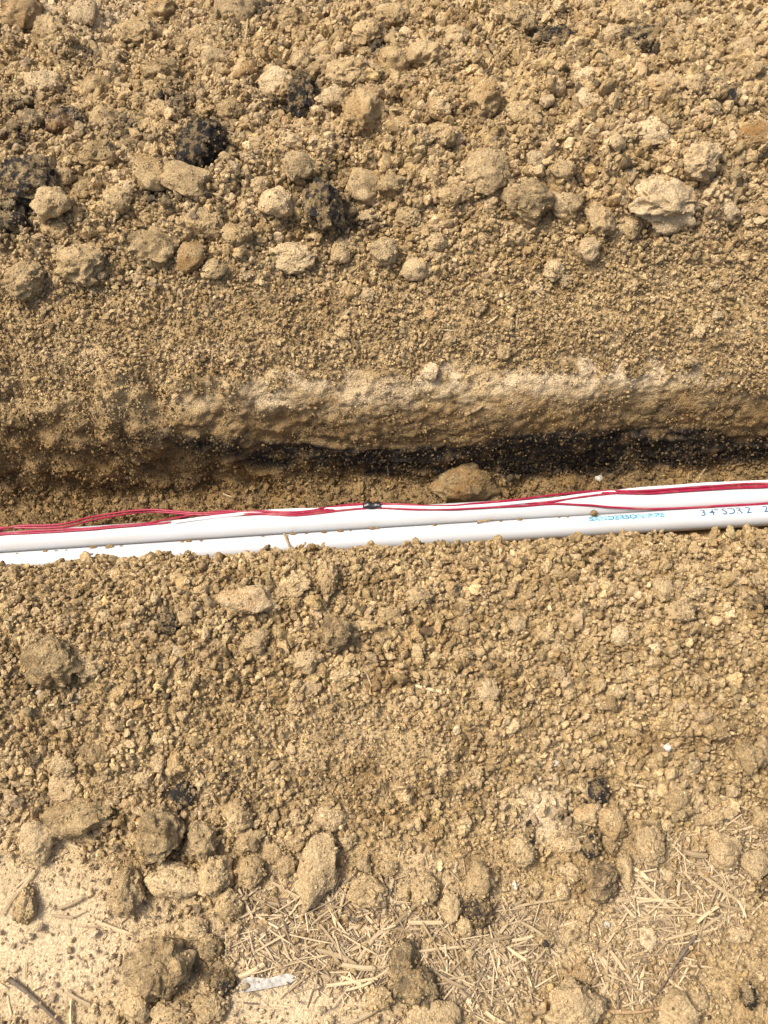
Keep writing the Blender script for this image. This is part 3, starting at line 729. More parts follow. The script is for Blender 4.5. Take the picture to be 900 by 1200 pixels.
A = [(-20, 622), (0, 620.5), (18, 616.5), (50, 616), (80, 613), (108, 605.5), (130, 602.5), (155, 599), (180, 597.5), (200, 598.5), (222, 601), (250, 601.5), (285, 599.5), (310, 599), (330, 600.5), (347, 600.5), (367, 598), (387, 594.5), (407, 591.5), (436, 590.5), (478, 591.5), (507, 593), (530, 593), (553, 590.5), (595, 586.5), (623, 583.5), (645, 580.5), (682, 576.5), (715, 575), (750, 575.5), (800, 572.5), (850, 568.5), (920, 566)]
B = [(-20, 626.5), (0, 625), (33, 623), (67, 621), (100, 619.5), (130, 617), (172, 613.5), (197, 609), (223, 604), (255, 599.5), (275, 599), (293, 601), (318, 603), (338, 603), (368, 600.5), (387, 598), (410, 595), (436, 593), (480, 594.5), (520, 596), (560, 593.5), (603, 590), (645, 588.5), (665, 585), (698, 580.5), (732, 577.5), (770, 576.5), (817, 574), (860, 571), (920, 568.5)]
Cc = [(-20, 630), (0, 627), (33, 625), (90, 622), (150, 617), (200, 612), (240, 606), (275, 603.5), (310, 602.5), (345, 604), (368, 602.5), (390, 599.5), (412, 597), (436, 595.5), (480, 596.8), (520, 597.4), (560, 595.5), (603, 593.5), (640, 591), (690, 591.7), (723, 594.7), (757, 596.3), (800, 595.8), (833, 593.6), (870, 591.5), (920, 588.5)]
Dd = [(-20, 619), (0, 618.5), (20, 618), (52, 618.5), (82, 616.5), (110, 609), (132, 605), (157, 601), (182, 600), (205, 601), (228, 603), (255, 603), (290, 602), (320, 601.5), (345, 602), (368, 599.5), (388, 596.5), (408, 593.5), (436, 592), (480, 593), (520, 595), (560, 592), (603, 588.3), (640, 585.5), (682, 579.5), (715, 577.5), (750, 578.5), (800, 576), (850, 572.5), (920, 570)]
G = 'red insulated wires along the pipes'
strand('red_wire', A, zb+.004, RW, M_WIRE, 'red wire that arches farthest from the pipes at the left', 'wire', G, .0022)
strand('red_wire', B, zb, RW, M_WIRE, 'red wire hugging the far edge of the rear pipe at the left', 'wire', G)
strand('red_wire', Cc, zb-.002, RW*.98, M_WIRE, 'red wire that strays over the rear pipe above the blue lettering', 'wire', G)
strand('red_wire', Dd, zb+.001, RW*.9, M_WIRE, 'thin red wire twisted between the other wires behind the pipes', 'wire', G, .0012)
WC = [(-20, 640), (60, 632), (130, 622), (187, 614.5), (230, 608.5), (272, 603.5), (300, 600.5), (332, 598.3), (380, 597), (436, 594), (520, 595), (570, 592.5), (620, 588), (645, 585.5), (690, 579.5), (723, 576), (750, 573), (790, 570.3), (817, 568), (860, 566), (920, 563.5)]
strand('white_cable', WC, ZP-.007, .0023, M_CABLE, 'thin white cable running behind the red wires', 'cable', None)
# black tape binding the wires
t0, t1 = lie(426, 593.2, RW, .002, zb+.004), lie(446, 592.9, RW, .002, zb+.004)
tp = smooth_path([t0, (t0+t1)/2+Vector((0, 0, .0006)), t1], 14)
V, F_ = tube(tp, .0046+.0005*np.sin(np.arange(14)*.5), 14)
Vn = np.array([tuple(mnoise.noise_vector(Vector(v)*170)) for v in V]); V = V+Vn*.0016
tape = link('black_tape', new_mesh('black_tape', V, F_, M_TAPE), label='black electrical tape wrapped round the red wires', category='tape')

# clod on the trench floor
p, n = hit(543, 583)
s = (p-CAM).length/FPX
V, F_ = clod_shape(5, 4242, .5, 1.1)
o = link('soil_clod', new_mesh('soil_clod', V, F_, M_CLOD)); o.scale = (43*s, 24*s, 27*s); 
cc = CAM+ray(543, 566)*((p+Vector((0, .0, .012))-CAM).dot(ray(543, 566))); o.location = cc
o.rotation_euler = (.2, .1, .1); o.color = (.0, .1, .45, .72)
o['label'] = 'big damp ochre clod standing in the trench behind the red wires'; o['category'] = 'soil clod'; o['group'] = 'clods of dug soil'
clods.append(o); LAND.append((543, 566, 'damp clod in the trench')); clod_px.append((543, 566, 80))

# ------------------------------------------------------------------ labels of the remaining clods, told from their neighbours
used = {c.get('label') for c in clods if c.get('label')}
allpx = list(clod_px[:-1])
order = [i for i, c in enumerate(clods[:-1]) if not c.get('label')]
def direction(dx, dy):
    a = math.degrees(math.atan2(-dy, dx)) % 360
    return ['right of', 'above and right of', 'above', 'above and left of', 'left of', 'below and left of', 'below', 'below and right of'][int((a+22.5)//45) % 8]
for i in order:
    x, y, sz = clod_px[i]; c = clods[i]; colr = c.color
    me_name = c.data.name
    form = 'lumpy' if 'rough' in me_name else ('angular' if 'angular' in me_name else 'rounded')
    hue = 'dark grey' if colr[1] > .55 else ('pale' if colr[0] > .38 else ('rust tinged' if colr[2] > .15 else 'tan'))
    size = 'small' if sz < 21 else ('middling' if sz < 31 else 'large')
    done = False
    near_l = sorted(LAND, key=lambda l: (l[0]-x)**2+(l[1]-y)**2)[:7]
    for l in near_l:
        dist = math.hypot(l[0]-x, l[1]-y)
        word = 'just ' if dist < 45 else ('' if dist < 90 else 'well ')
        t = f'{size} {form} {hue} clod {word}{direction(x-l[0], y-l[1])} the {l[2]}'
        if len(t.split()) <= 16 and t not in used: used.add(t); c['label'] = t; done = True; break
    if not done: c['label'] = t
    if hue == 'dark grey' and c.name.startswith('dark_stone'): c['label'] = t.replace(' clod ', ' stone ', 1)

# pebbles
def pebble(px, py, w, h, m, label, seed):
    p, n = hit(px, py); s = (p-CAM).length/FPX
    V, F_ = clod_shape(4, seed, .5, .15)
    o = link('pebble', new_mesh('pebble', V, F_, m), label=label, category='pebble', group='small bright pebbles')
    o.scale = (w*s/2, h*s/2, h*s/2*.8); o.location = p+Vector((0, 0, h*s*.25)); return o
pebble(124, 706, 10, 12, M_PEBO, 'tiny orange pebble left of the wedge shaped stone, below the pipes', 1)
pebble(779, 878, 19, 12, M_PEBW, 'largest white pebble, low on the right of the near heap', 2)
pebble(648, 895, 14, 8, M_PEBW, 'small white pebble left of the largest white one', 3)
pebble(511, 157, 9, 10, M_PEBW, 'tiny white pebble in the far heap, top centre', 4)
pebble(46, 812, 8, 8, M_PEBW, 'tiny white pebble below the greenish grey clod', 5)
pebble(736, 222, 6, 6, M_PEBW, 'tiny bluish white pebble left of the largest pale clod', 6)
pebble(603, 1039, 7, 12, M_PEBW, 'tiny white pebble beside the straw, right of centre', 7)
pebble(701, 561, 11, 8, M_PEBW, 'grey white pebble on the trench floor behind the wires', 8)
pebble(709, 1084, 12, 8, M_PEBW, 'whitish pebble left of the right hand straw', 9)

# ------------------------------------------------------------------ straw
def straw_mesh(seed, k=6, n=7):
    r = random.Random(seed); V = []; F_ = []
    bend = r.uniform(-.07, .07); bz = r.uniform(-.03, .05); flat = r.uniform(.35, .9); sp_ = r.random() < .4
    for i in range(n):
        t = i/(n-1)-.5; w = 1-.25*abs(t)*r.uniform(.2, 1)
        if sp_ and i == n-1: w *= .35
        for j in range(k):
            a = 2*math.pi*j/k
            rr = 1+(.16 if j % 2 else -.06)
            V.append((t+(r.uniform(-.03, .03) if i in (0, n-1) else 0), bend*(1-4*t*t)/(.06)*.02*20*.5*.06+0*w+.5*w*math.cos(a)*rr*.06*0+0, 0))
            V[-1] = (V[-1][0], 0.5*w*rr*math.cos(a), 0.5*w*rr*flat*math.sin(a))
    V = np.array(V)
    # bend is applied in units of length; columns y,z are in units of width and are bent afterwards per object
    for i in range(n-1):
        for j in range(k): F_.append((i*k+j, i*k+(j+1) % k, (i+1)*k+(j+1) % k, (i+1)*k+j))
    F_.append(tuple(range(k))[::-1]); F_.append(tuple(range((n-1)*k, n*k)))
    V[:, 1] += bend*14*(1-4*(V[:, 0])**2)*.5
    return V, F_
STRAW = []
for k in range(14):
    V, F_ = straw_mesh(k); STRAW.append(new_mesh('straw', V, F_, M_STRAW, False))
def ground_z(x, y):
    r = bvh.ray_cast(Vector((x, y, 1.0)), Vector((0, 0, -1)))
    return r[0].z if r[0] else 0.0
clod_bvh_things = []
n_straw = 0
def place_straw(p0, p1, wid, mesh=None, name='straw', label=None, group='loose straws on the soil', cat='straw', z0=.001, z1=.001):
    a, _ = hit(*p0); b2, _ = hit(*p1)
    a = Vector((a.x, a.y, a.z+z0)); b2 = Vector((b2.x, b2.y, b2.z+z1))
    d_ = b2-a; Ln = d_.length
    o = link(name, mesh or random.choice(STRAW))
    o.location = (a+b2)/2+Vector((0, 0, wid*.35)); o.rotation_mode = 'QUATERNION'
    o.rotation_quaternion = d_.to_track_quat('X', 'Z'); o.scale = (Ln, wid, wid)
    o['category'] = cat; o['group'] = group
    if label: o['label'] = label
    return o
# hand placed: x0,y0,x1,y1,width mm,label
HS = [
 (279,1039,297,1076,2.6,'straw slanting down at the left end of the straw patch'),(343,1016,349,1042,2.4,'short upright straw against the left of the tall pale clod'),
 (293,1053,347,1066,2.2,'long straw pointing right from the left end of the straw patch'),(382,1041,394,1086,2.6,'upright straw below the tall pale clod'),
 (372,1113,417,1129,3.8,'thick straw in the middle of the bottom straw patch'),(402,1130,452,1133,4.4,'thickest pale straw, level, in the bottom straw patch'),
 (281,1144,310,1129,4.2,'thick yellow straw above the bleached wood chip'),(405,1199,444,1179,4.2,'thick straw cut by the bottom edge, left of centre'),
 (507,1137,546,1158,3.4,'thick straw slanting right of the narrow grey green clod'),(491,1115,546,1109,2.6,'level straw right of the narrow grey green clod'),
 (479,1081,518,1081,3.4,'level straw below the rough round clod'),(460,1087,487,1063,3.2,'straw slanting up to the rough round clod'),
 (499,1074,515,1062,2.6,'short straw right below the rough round clod'),(444,1024,460,1057,3.0,'straw between the two round clods above the straw'),
 (569,1105,600,1098,3.0,'bright straw right of the bottom straw patch'),(569,1185,592,1199,3.2,'straw slanting to the bottom edge right of the pale clod'),
 (420,1125,455,1080,3.2,'long straw rising to the right in the bottom patch'),(398,1070,408,1035,2.4,'upright thin straw right of the tall pale clod'),
 (847,914,877,913,2.0,'thin level straw near the right edge of the near heap'),(740,920,765,923,2.2,'short pale straw above the dark grey angular stone'),
 (852,937,883,953,1.8,'thin curved straw above right of the right hand straw'),(858,976,902,960,2.2,'long straw crossing the right edge'),
 (775,1000,777,1030,2.8,'upright straw right of the rough upright clod'),(740,1017,760,1033,3.4,'thick short straw left end of the right hand straw'),
 (800,998,827,1003,4.6,'widest straw of the right hand patch, upper side'),(817,1022,850,1047,3.6,'long thick straw slanting down in the right hand patch'),
 (850,1047,886,1067,3.6,'thick straw continuing down to the right edge'),(747,1030,790,1070,3.4,'long straw slanting down left in the right hand patch'),
 (800,1023,830,1053,2.6,'straw beside the long thick slanting straw'),(822,1088,845,1072,3.2,'lower of two parallel straws in the right hand patch'),
 (812,1082,834,1064,3.2,'upper of two parallel straws in the right hand patch'),(792,1100,815,1086,2.8,'straw below the two parallel straws'),
 (697,1124,712,1107,3.0,'short straw rising above the biggest bottom clod'),(703,1120,722,1145,3.2,'straw slanting down right of the rusty small clod'),
 (713,1113,740,1153,3.0,'long straw slanting in the lower right straws'),(700,1179,712,1152,4.2,'thick straw standing by the biggest bottom clod'),
 (600,1102,626,1096,2.6,'pale straw between the two straw patches'),(616,1129,639,1126,2.6,'short level straw between the two straw patches'),
 (627,1097,655,1121,2.4,'slanting straw between the two straw patches'),(613,1188,640,1184,3.0,'straw left of the biggest bottom clod'),
 (600,1064,653,1055,2.2,'long thin straw left of the right hand patch'),(600,1062,616,1051,2.8,'short straw above the long thin one'),
 (797,1132,834,1134,2.0,'thin level straw in the lower right'),
 (3,1073,26,1040,2.4,'lower straw of the curved pair on the left bare ground'),(22,1046,42,1020,2.6,'upper straw of the curved pair on the left bare ground'),
 (70,1065,102,1050,3.0,'straw rising to the right on the bare ground'),(62,1073,87,1075,2.4,'level short straw on the bare ground at left'),
 (112,1078,157,1095,3.6,'thick pale straw at the edge of the bare ground'),(80,1162,107,1177,2.6,'straw slanting down at the bottom left'),
 (85,1172,85,1202,2.6,'upright straw cut by the bottom edge at left'),(83,990,102,998,2.6,'short straw below the long rough clod'),
 (0,918,20,900,2.4,'straw at the left edge of the near heap'),(230,903,257,945,1.8,'thin bent straw right of the flat slate grey stone'),
 (180,835,220,836,2.6,'level straw in the left of the near heap'),(55,828,92,823,2.2,'level straw below the greenish grey clod'),
 (335,747,362,730,2.6,'straw right of the round clod below the wedge'),(281,765,288,749,2.8,'short straw left of the round clod below the wedge'),
 (5,912,28,890,2.8,'thick short straw by the left edge'),(220,880,245,920,1.8,'thin dark straw in the left of the near heap'),
 (312,861,321,847,2.6,'short straw in the fine centre of the near heap'),(487,805,517,812,2.8,'pale straw left of the faceted tan stone'),
 (527,810,529,790,2.6,'short upright straw left of the faceted tan stone'),(500,900,537,905,2.2,'thin level straw in the lower near heap'),
 (822,689,842,693,2.4,'short straw near the right end of the pipes'),(450,690,462,667,2.4,'straw on the lip below the middle of the pipes'),
 (740,920,767,922,1.6,'second thin straw above the dark grey angular stone'),(402,395,421,420,2.6,'straw on the fine far slope, left of centre'),
 (398,378,410,366,2.8,'short straw chip on the fine far slope'),(262,580,280,586,2.0,'small pale straw on the trench floor at left'),
 (816,566,828,547,2.2,'straw standing on the trench floor at right'),(805,567,806,556,1.6,'short thin straw on the trench floor at right'),
 (620,337,633,350,2.2,'straw in the upper part of the fine far slope'),(570,382,583,372,2.0,'thin straw in the fine far slope'),
 (604,390,606,370,1.8,'upright thin straw in the fine far slope'),(545,488,565,478,3.6,'pale chip of straw on the smooth trench rim'),
 (22,50,24,12,2.0,'long upright straw near the top left corner'),(287,52,292,8,2.4,'long upright straw at the top left of centre'),
 (80,33,100,20,2.4,'straw near the top left corner, slanting up'),(112,42,122,55,2.4,'short straw below the top left corner'),
 (260,155,280,162,2.2,'straw right of the charcoal clod'),(277,173,285,158,2.6,'short upright straw right of the charcoal clod'),
 (862,67,870,42,2.4,'straw in the upper right corner'),(15,108,27,118,2.0,'short straw below the flat pale slab'),
 (455,560,453,545,1.6,'tiny straw on the trench floor behind the tape'),(855,335,875,322,1.6,'thin straw at the right of the far slope'),
 (525,222,531,237,1.6,'thin curl of straw left of the blocky clod'),(765,700,766,688,2.0,'short straw standing below the blue lettering at right'),
 (770,637,771,627,2.0,'left of two straw stubs on the lip below the blue lettering'),(776,638,776,626,2.0,'right of two straw stubs on the lip below the blue lettering'),
 (850,676,872,684,3.4,'pale straw below the right end of the pipes'),
]
for (x0, y0, x1, y1, w, lab) in HS:
    place_straw((x0, y0), (x1, y1), w*.001, label=lab, z0=.003, z1=.003)
# straw mats
ST = random.Random(5)
def in_mat(x, y):
    a = ((x-400)/125)**2+((y-1095)/62)**2
    a2 = ((x-560)/80)**2+((y-1120)/68)**2
    b_ = ((x-800)/75)**2+((y-1045)/58)**2
    c_ = ((x-745)/70)**2+((y-1130)/52)**2
    d_ = ((x-860)/60)**2+((y-985)/30)**2
    return min(a, a2*1.1, b_, c_*1.2, d_*1.3)
def near_clod(x, y, f=.42): return any(abs(x-a) < f*c and abs(y-b) < f*c for a, b, c in clod_px)
NI = 300-len(HS); k = 0; mat_straws = []
while k < NI:
    x, y = ST.uniform(270, 900), ST.uniform(950, 1195)
    if in_mat(x, y) > 1 or near_clod(x, y, .4): continue
    ln = ST.choice([ST.uniform(18, 34), ST.uniform(26, 60)]); th = ST.choice([ST.uniform(0, math.pi), ST.gauss(-.5, .4), ST.gauss(.8, .4)])
    dx, dy = math.cos(th)*ln/2, math.sin(th)*ln/2
    where = 'the straw patch at bottom centre' if x < 640 else 'the straw patch at lower right'
    h1 = ST.uniform(.0002, .005)
    wid_ = ST.choice([ST.uniform(.0009, .0015), ST.uniform(.0010, .0018), ST.uniform(.0016, .0028)])
    o = place_straw((x-dx, y-dy), (x+dx, y+dy), wid_,
                group='tangled straws of '+where, z0=h1, z1=h1+ST.uniform(-.003, .003)); k += 1
    mat_straws.append((o, x, y, ln, wid_, th))
SL = LAND+[(417, 1119, 'thickest pale straw'), (813, 1000, 'widest straw of the right patch'), (834, 1078, 'two parallel straws'), (785, 1135, 'long thin grey twig'), (475, 1190, 'bottom edge at centre'), (620, 1150, 'gap between the two straw patches'), (890, 1100, 'right edge of the photo')]
for o, x, y, ln, wd, th in mat_straws:
    lw = 'short' if ln < 26 else ('middling' if ln < 40 else 'long'); ww = 'thin' if wd < .0018 else 'thick'
    dg = math.degrees(th) % 180; tl = 'level' if dg < 15 or dg > 165 else ('falling' if dg < 72 else ('upright' if dg < 108 else 'rising'))
    best = None
    for l in sorted(SL, key=lambda l: (l[0]-x)**2+(l[1]-y)**2)[:8]:
        dist = math.hypot(l[0]-x, l[1]-y); word = 'just ' if dist < 40 else ('' if dist < 85 else 'well ')
        t = f'{lw} {ww} {tl} straw {word}{direction(x-l[0], y-l[1])} the {l[2]}'
        if len(t.split()) > 16: continue
        best = best or t
        if t not in used: best = t; break
    used.add(best); o['label'] = best
# the uncountable rest: small chaff and stems
V_all, F_all = [], []
def litter(x, y, ln, wid, th, lift_):
    a, _ = hit(x, y); s = (a-CAM).length/FPX; L_ = ln*s; dx, dy = math.cos(th)*L_/2, math.sin(th)*L_/2
    z0 = ground_z(a.x-dx, a.y-dy)+lift_; z1 = ground_z(a.x+dx, a.y+dy)+lift_*ST.uniform(.3, 1.3)
    if abs(z1-z0) > L_*.6: z1 = z0
    p0 = Vector((a.x-dx, a.y-dy, z0)); p1 = Vector((a.x+dx, a.y+dy, z1)); dd = (p1-p0).normalized()
    sd = dd.cross(Vector((0, 0, 1))).normalized()*wid/2; up = sd.cross(dd).normalized()*wid*.3
    b0 = len(V_all)
    for p in (p0, (p0+p1)/2+sd*ST.uniform(-.8, .8), p1):
        V_all.extend([p+sd, p+up, p-sd, p-up])
    for i in (0, 4):
        for j in range(4): F_all.append((b0+i+j, b0+i+(j+1) % 4, b0+i+4+(j+1) % 4, b0+i+4+j))
    F_all.append((b0+3, b0+2, b0+1, b0)); F_all.append((b0+8, b0+9, b0+10, b0+11))
k = 0
while k < 1900:
    x, y = ST.uniform(262, 910), ST.uniform(940, 1240)
    m_ = in_mat(x, y)
    if m_ > 1.5 or ST.random() < (m_-.7)*1.2: continue
    litter(x, y, ST.uniform(6, 34), ST.uniform(.0006, .0017), ST.uniform(0, math.pi), ST.uniform(.0004, .004)); k += 1
for _ in range(650):
    x, y = ST.uniform(-40, 940), ST.choice([ST.uniform(0, 430), ST.uniform(670, 1240), ST.uniform(960, 1240), ST.uniform(-20, 60)])
    litter(x, y, ST.uniform(5, 20), ST.uniform(.0007, .0018), ST.uniform(0, math.pi), ST.uniform(.001, .005))
link('straw_litter', new_mesh('straw_litter', np.array([tuple(v) for v in V_all]), F_all, M_LITTER, False), kind='stuff', label='fine broken straw and chaff over the soil')

# twigs, wood chip, sliver
def twig(pts, rad, m, label, zl=.002, name='twig', zfix=None, cat='twig'):
    q = []
    for (a, b) in pts:
        if zfix is None: h_, _ = hit(a, b); q.append(Vector((h_.x, h_.y, h_.z+zl)))
        else: q.append(on_plane(a, b, zfix))
    path = smooth_path(q, 16); r = np.linspace(rad, rad*.55, 16)*(1+.12*np.sin(np.arange(16)*2.3))
    V, F_ = tube(path, r, 8)
    V = V+np.array([tuple(mnoise.noise_vector(Vector(v)*200)) for v in V])*rad*.25
    return link(name, new_mesh(name, V, F_, m), label=label, category=cat)
twig([(12, 1147), (30, 1160), (52, 1180), (75, 1203)], .0022, M_TWIG, 'dark grey twig lying on the bare ground at bottom left', .004)
twig([(813, 1097), (790, 1130), (775, 1155), (760, 1173)], .0014, M_TWIG, 'long thin grey twig crossing the lower right straw', .005)
twig([(700, 1184), (730, 1186), (765, 1183), (790, 1176)], .0020, M_TWIGL, 'brown twig lying level at the bottom right', .004)
twig([(333, 625), (336, 632), (339, 640), (341, 650)], .0017, M_TWIGL, 'short brown twig leaning over the front pipe, left of centre', zfix=ZP+PR_+.002)
twig([(391, 637), (394, 643), (398, 652)], .0009, M_TWIGL, 'thin pale stem leaning on the soil lip below the black tape', .003)
twig([(447, 775-80), (455, 680), (462, 668)], .0012, M_TWIGL, 'short stem on the soil lip below the middle of the pipes', .003)
twig([(211, 648), (215, 655)], .0005, M_TWIG, 'hair thin dark stem against the front pipe at left', zfix=ZP+PR_)
twig([(559, 612), (568, 610.5), (577, 608.5)], .0016, M_TWIGL, 'brown wood sliver lying in the groove between the pipes', zfix=ZP+PR_*.98)
twig([(62, 885), (90, 878), (125, 872)], .0010, M_TWIG, 'thin dark twig in the left of the near heap', .003)
# bleached wood chip with a split end
p0, _ = hit(281, 1156); p1, _ = hit(345, 1147); dv_ = (p1-p0); Lw = dv_.length
V = []; F_ = []; n_ = 12
for i in range(n_):
    t = i/(n_-1); w = .0052*(1-.35*t)*(1+.12*math.sin(9*t))*(1 if i < n_-1 else .5)*(1 if i > 0 else .6)
    for j, (sx, sz) in enumerate(((-1, 0), (-.6, .16), (0, .2), (.5, .13), (1, 0), (0, -.2))):
        V.append((t*Lw+.002*math.sin(j*2.1) if i in (0, n_-1) else t*Lw, sx*w+.0006*math.sin(t*9), sz*w+.0003*math.sin(7*t+j)))
for i in range(n_-1):
    for j in range(6): F_.append((i*6+j, i*6+(j+1) % 6, (i+1)*6+(j+1) % 6, (i+1)*6+j))
F_.append(tuple(range(6))[::-1]); F_.append(tuple(range((n_-1)*6, n_*6)))
o = link('wood_chip', new_mesh('wood_chip', V, F_, M_WOOD, False), label='bleached white wood chip at the bottom, left of the straw patch', category='wood chip')
o.location = p0+Vector((0, 0, .0035)); o.rotation_mode = 'QUATERNION'; o.rotation_quaternion = dv_.to_track_quat('X', 'Z')

# soil bits lying on the pipes
PB = [(20, 649, 4, 'first'), (53, 646, 6), (66, 646, 5), (78, 645, 4), (109, 641.5, 9), (128, 641, 12), (142, 640, 4), (213, 635, 5), (221, 634, 8), (236, 634, 5), (293, 613.5, 5), (308, 628.5, 4),
      (343, 625.5, 8), (359, 625, 4), (380, 623.5, 8), (399, 622, 8), (411, 622, 3), (436, 619, 8), (442, 619, 4), (509, 615, 6), (587, 610.5, 4), (609, 608.5, 7), (655, 606, 4), (665, 605.5, 4), (696, 601, 9)]
PBN = 0; ORD = 'first second third fourth fifth sixth seventh eighth ninth tenth eleventh twelfth thirteenth fourteenth fifteenth sixteenth seventeenth eighteenth nineteenth twentieth twenty-first twenty-second twenty-third twenty-fourth'.split()
for i, t in enumerate(PB):
    x, y, w = t[:3]
    if x == 293: z = ZP+PR_*.93
    elif x == 696: z = ZP+PR_+.0022
    else: z = ZP+PR_*.82
    p = on_plane(x, y, z); s = (p-CAM).length/FPX
    V, F_ = clod_shape(3, 900+i, .4, 1.2)
    m = new_mesh('soil_bit', V, F_, M_CLOD); o = link('soil_bit', m)
    o.location = p; hgt = w*s*.5*(.9 if x == 696 else .36); o.scale = (w*s*.5, hgt*.9 if x == 696 else w*s*.28, hgt); o.color = (.05, .1, .2, .72)
    o['category'] = 'soil bit'; o['group'] = 'bits of soil on the pipes'
    if x == 696: lab = 'largest soil bit on the pipes, just above the start of the blue lettering'
    elif x == 293: lab = 'dark speck alone on top of the rear pipe at left'
    elif x == 128: lab = 'widest soil smear in the groove between the pipes at left'
    elif x == 109: lab = 'soil lump left of the widest smear in the pipe groove'
    elif x < 100: lab = 'small soil bit in the pipe groove near the left edge'
    elif x < 330: lab = 'small soil bit in the pipe groove among the worn print at left'
    elif x < 480: lab = 'flattened soil bit in the pipe groove below the black tape'
    else: lab = 'small soil bit in the pipe groove between wood sliver and lettering'
    if lab not in ('largest soil bit on the pipes, just above the start of the blue lettering', 'dark speck alone on top of the rear pipe at left'):
        PBN += 1; lab = ORD[PBN-1]+' soil bit from the left in the groove between the pipes'
    o['label'] = lab

# ------------------------------------------------------------------ crumbs: one uncountable mass, instanced points
proto = bpy.data.collections.new('crumb_shapes')
NV = 18
for k in range(NV):
    V, F_ = clod_shape(2 if k < 9 else 3, 500+k, .97 if k < 9 else .85, .35 if k < 9 else 1.1, .42, 9)
    V = V*np.array([1, .82, .68]); m = new_mesh('crumb_%02d' % k, V, F_, M_CRUMB, False)
    o = bpy.data.objects.new('crumb_%02d' % k, m); proto.objects.link(o)
NC = 1000000
ci_all = np.where((tt > pd[2]-.3) & (tt < pd[i1]+.6))[0]
t_lo, t_hi = tt[ci_all[0]], tt[ci_all[-1]-1]
ts = rng.uniform(t_lo, t_hi, NC); xs_ = rng.uniform(-1.25, 1.25, NC)
ii = np.clip(np.searchsorted(tt, ts)-1, 0, nt_-2); jj = np.clip(np.searchsorted(xx, xs_)-1, 0, nx_-2)
fu = ((ts-tt[ii])/(tt[ii+1]-tt[ii]))[:, None]; fv = ((xs_-xx[jj])/(xx[jj+1]-xx[jj]))[:, None]
pos = PG[ii, jj]*(1-fu)*(1-fv)+PG[ii+1, jj]*fu*(1-fv)+PG[ii, jj+1]*(1-fu)*fv+PG[ii+1, jj+1]*fu*fv
nor = NG[ii, jj]; so = SG[ii, jj][:, :3]
sx = np.repeat(PR[:, 0], 1)[ii]; zz_ = PR[:, 1][ii]; tw_ = (ts-pd[17])/(pd[25]-pd[17])
qx, qy = project(pos)
# density 0..1 and largest size (m) by region
isheap_f = sx > .135; isheap_n = (sx > -.385) & (sx < -.085); isflat_n = sx <= -.385
iswall = (ts > pd[17]) & (ts < pd[25]); isfloor = (ts > pd[13]) & (ts <= pd[17])
cl1 = fbm(pos, .06, 2, 61); cl2 = fbm(pos, .025, 2, 65); cl3 = fbm(pos, .022, 3, 49)
den = np.ones(NC)*.9; dmax = np.full(NC, .011)
coarse_f = sstep(.16, .36, sx+.10*cl1+.04*cl2)
dmax = np.where(isheap_f, .0074+coarse_f*.0105, dmax); den = np.where(isheap_f, .97, den)
fine_n = np.exp(-(((qx-430)/190)**2+((qy-875)/70)**2))
dmax = np.where(isheap_n, np.clip(.0142-.008*fine_n+.010*cl1+.004*cl2, .0045, .0165), dmax)
above = sstep(6, -6, qy-crumb_edge(qx, cl3)); onw = (qy > 395) & (qy < 560) & (sx > .07) & (ts > pd[16])
wden = np.maximum(above, np.clip(.10+.5*so[:, 2]+.45*sstep(.35, .0, tw_)+.75*cl2+.55*sstep(300, 90, qx), .03, .9))
den = np.where(onw & (ts < pd[26]), wden, den); dmax = np.where(iswall, .0048+.003*above, dmax)
den = np.where(isfloor, .75, den); dmax = np.where(isfloor, .0145, dmax)
bare = bare_mask(qx, qy)
den = np.where(isflat_n, np.clip(.78+.6*cl1, .3, .95), den); dmax = np.where(isflat_n, .0075, dmax)
den = den*(1-.93*bare*np.clip(.85-1.2*cl2, .3, 1))
matm = np.array([in_mat(a, b) for a, b in zip(qx, qy)]) if False else np.minimum.reduce([((qx-400)/125)**2+((qy-1095)/62)**2, 1.1*(((qx-560)/80)**2+((qy-1120)/68)**2), ((qx-800)/75)**2+((qy-1045)/58)**2])
den = den*np.where(matm < .8, .55, 1)
heap_top = (so[:, 2] > .3) & (np.abs(sx) > .14)
keep = (rng.random(NC) < den) & (nor[:, 2] > -.3)
u_ = rng.random(NC); dmin = np.where(isheap_n, .0028-.0007*fine_n, np.where(isheap_f, .0022+.0008*coarse_f, .0020))
al = np.where(isheap_n | isheap_f, 1.75, 2.35)
size = dmin*(1-u_*(1-(dmax/dmin)**(-al)))**(-1/al)
size *= np.where(isheap_f, 1+.15*coarse_f, 1)
off_view = (qx < -60) | (qx > 960) | (qy < -60) | (qy > 1260)
keep &= ~off_view | (rng.random(NC) < .35*sstep(1.25, .85, np.abs(pos[:, 0]))*sstep(1.45, .95, sx)*sstep(-.78, -.6, sx))
size = np.where(off_view, size*1.35, size)
pos, nor, so, size, cl1, cl2, qx, qy = [v[keep] for v in (pos, nor, so, size, cl1, cl2, qx, qy)]
stack = rng.random(len(size)) < .38
pos = pos+nor*(size*rng.uniform(-.28, .28, len(size))+np.where(stack, rng.uniform(.001, .0065, len(size)), 0))[:, None]
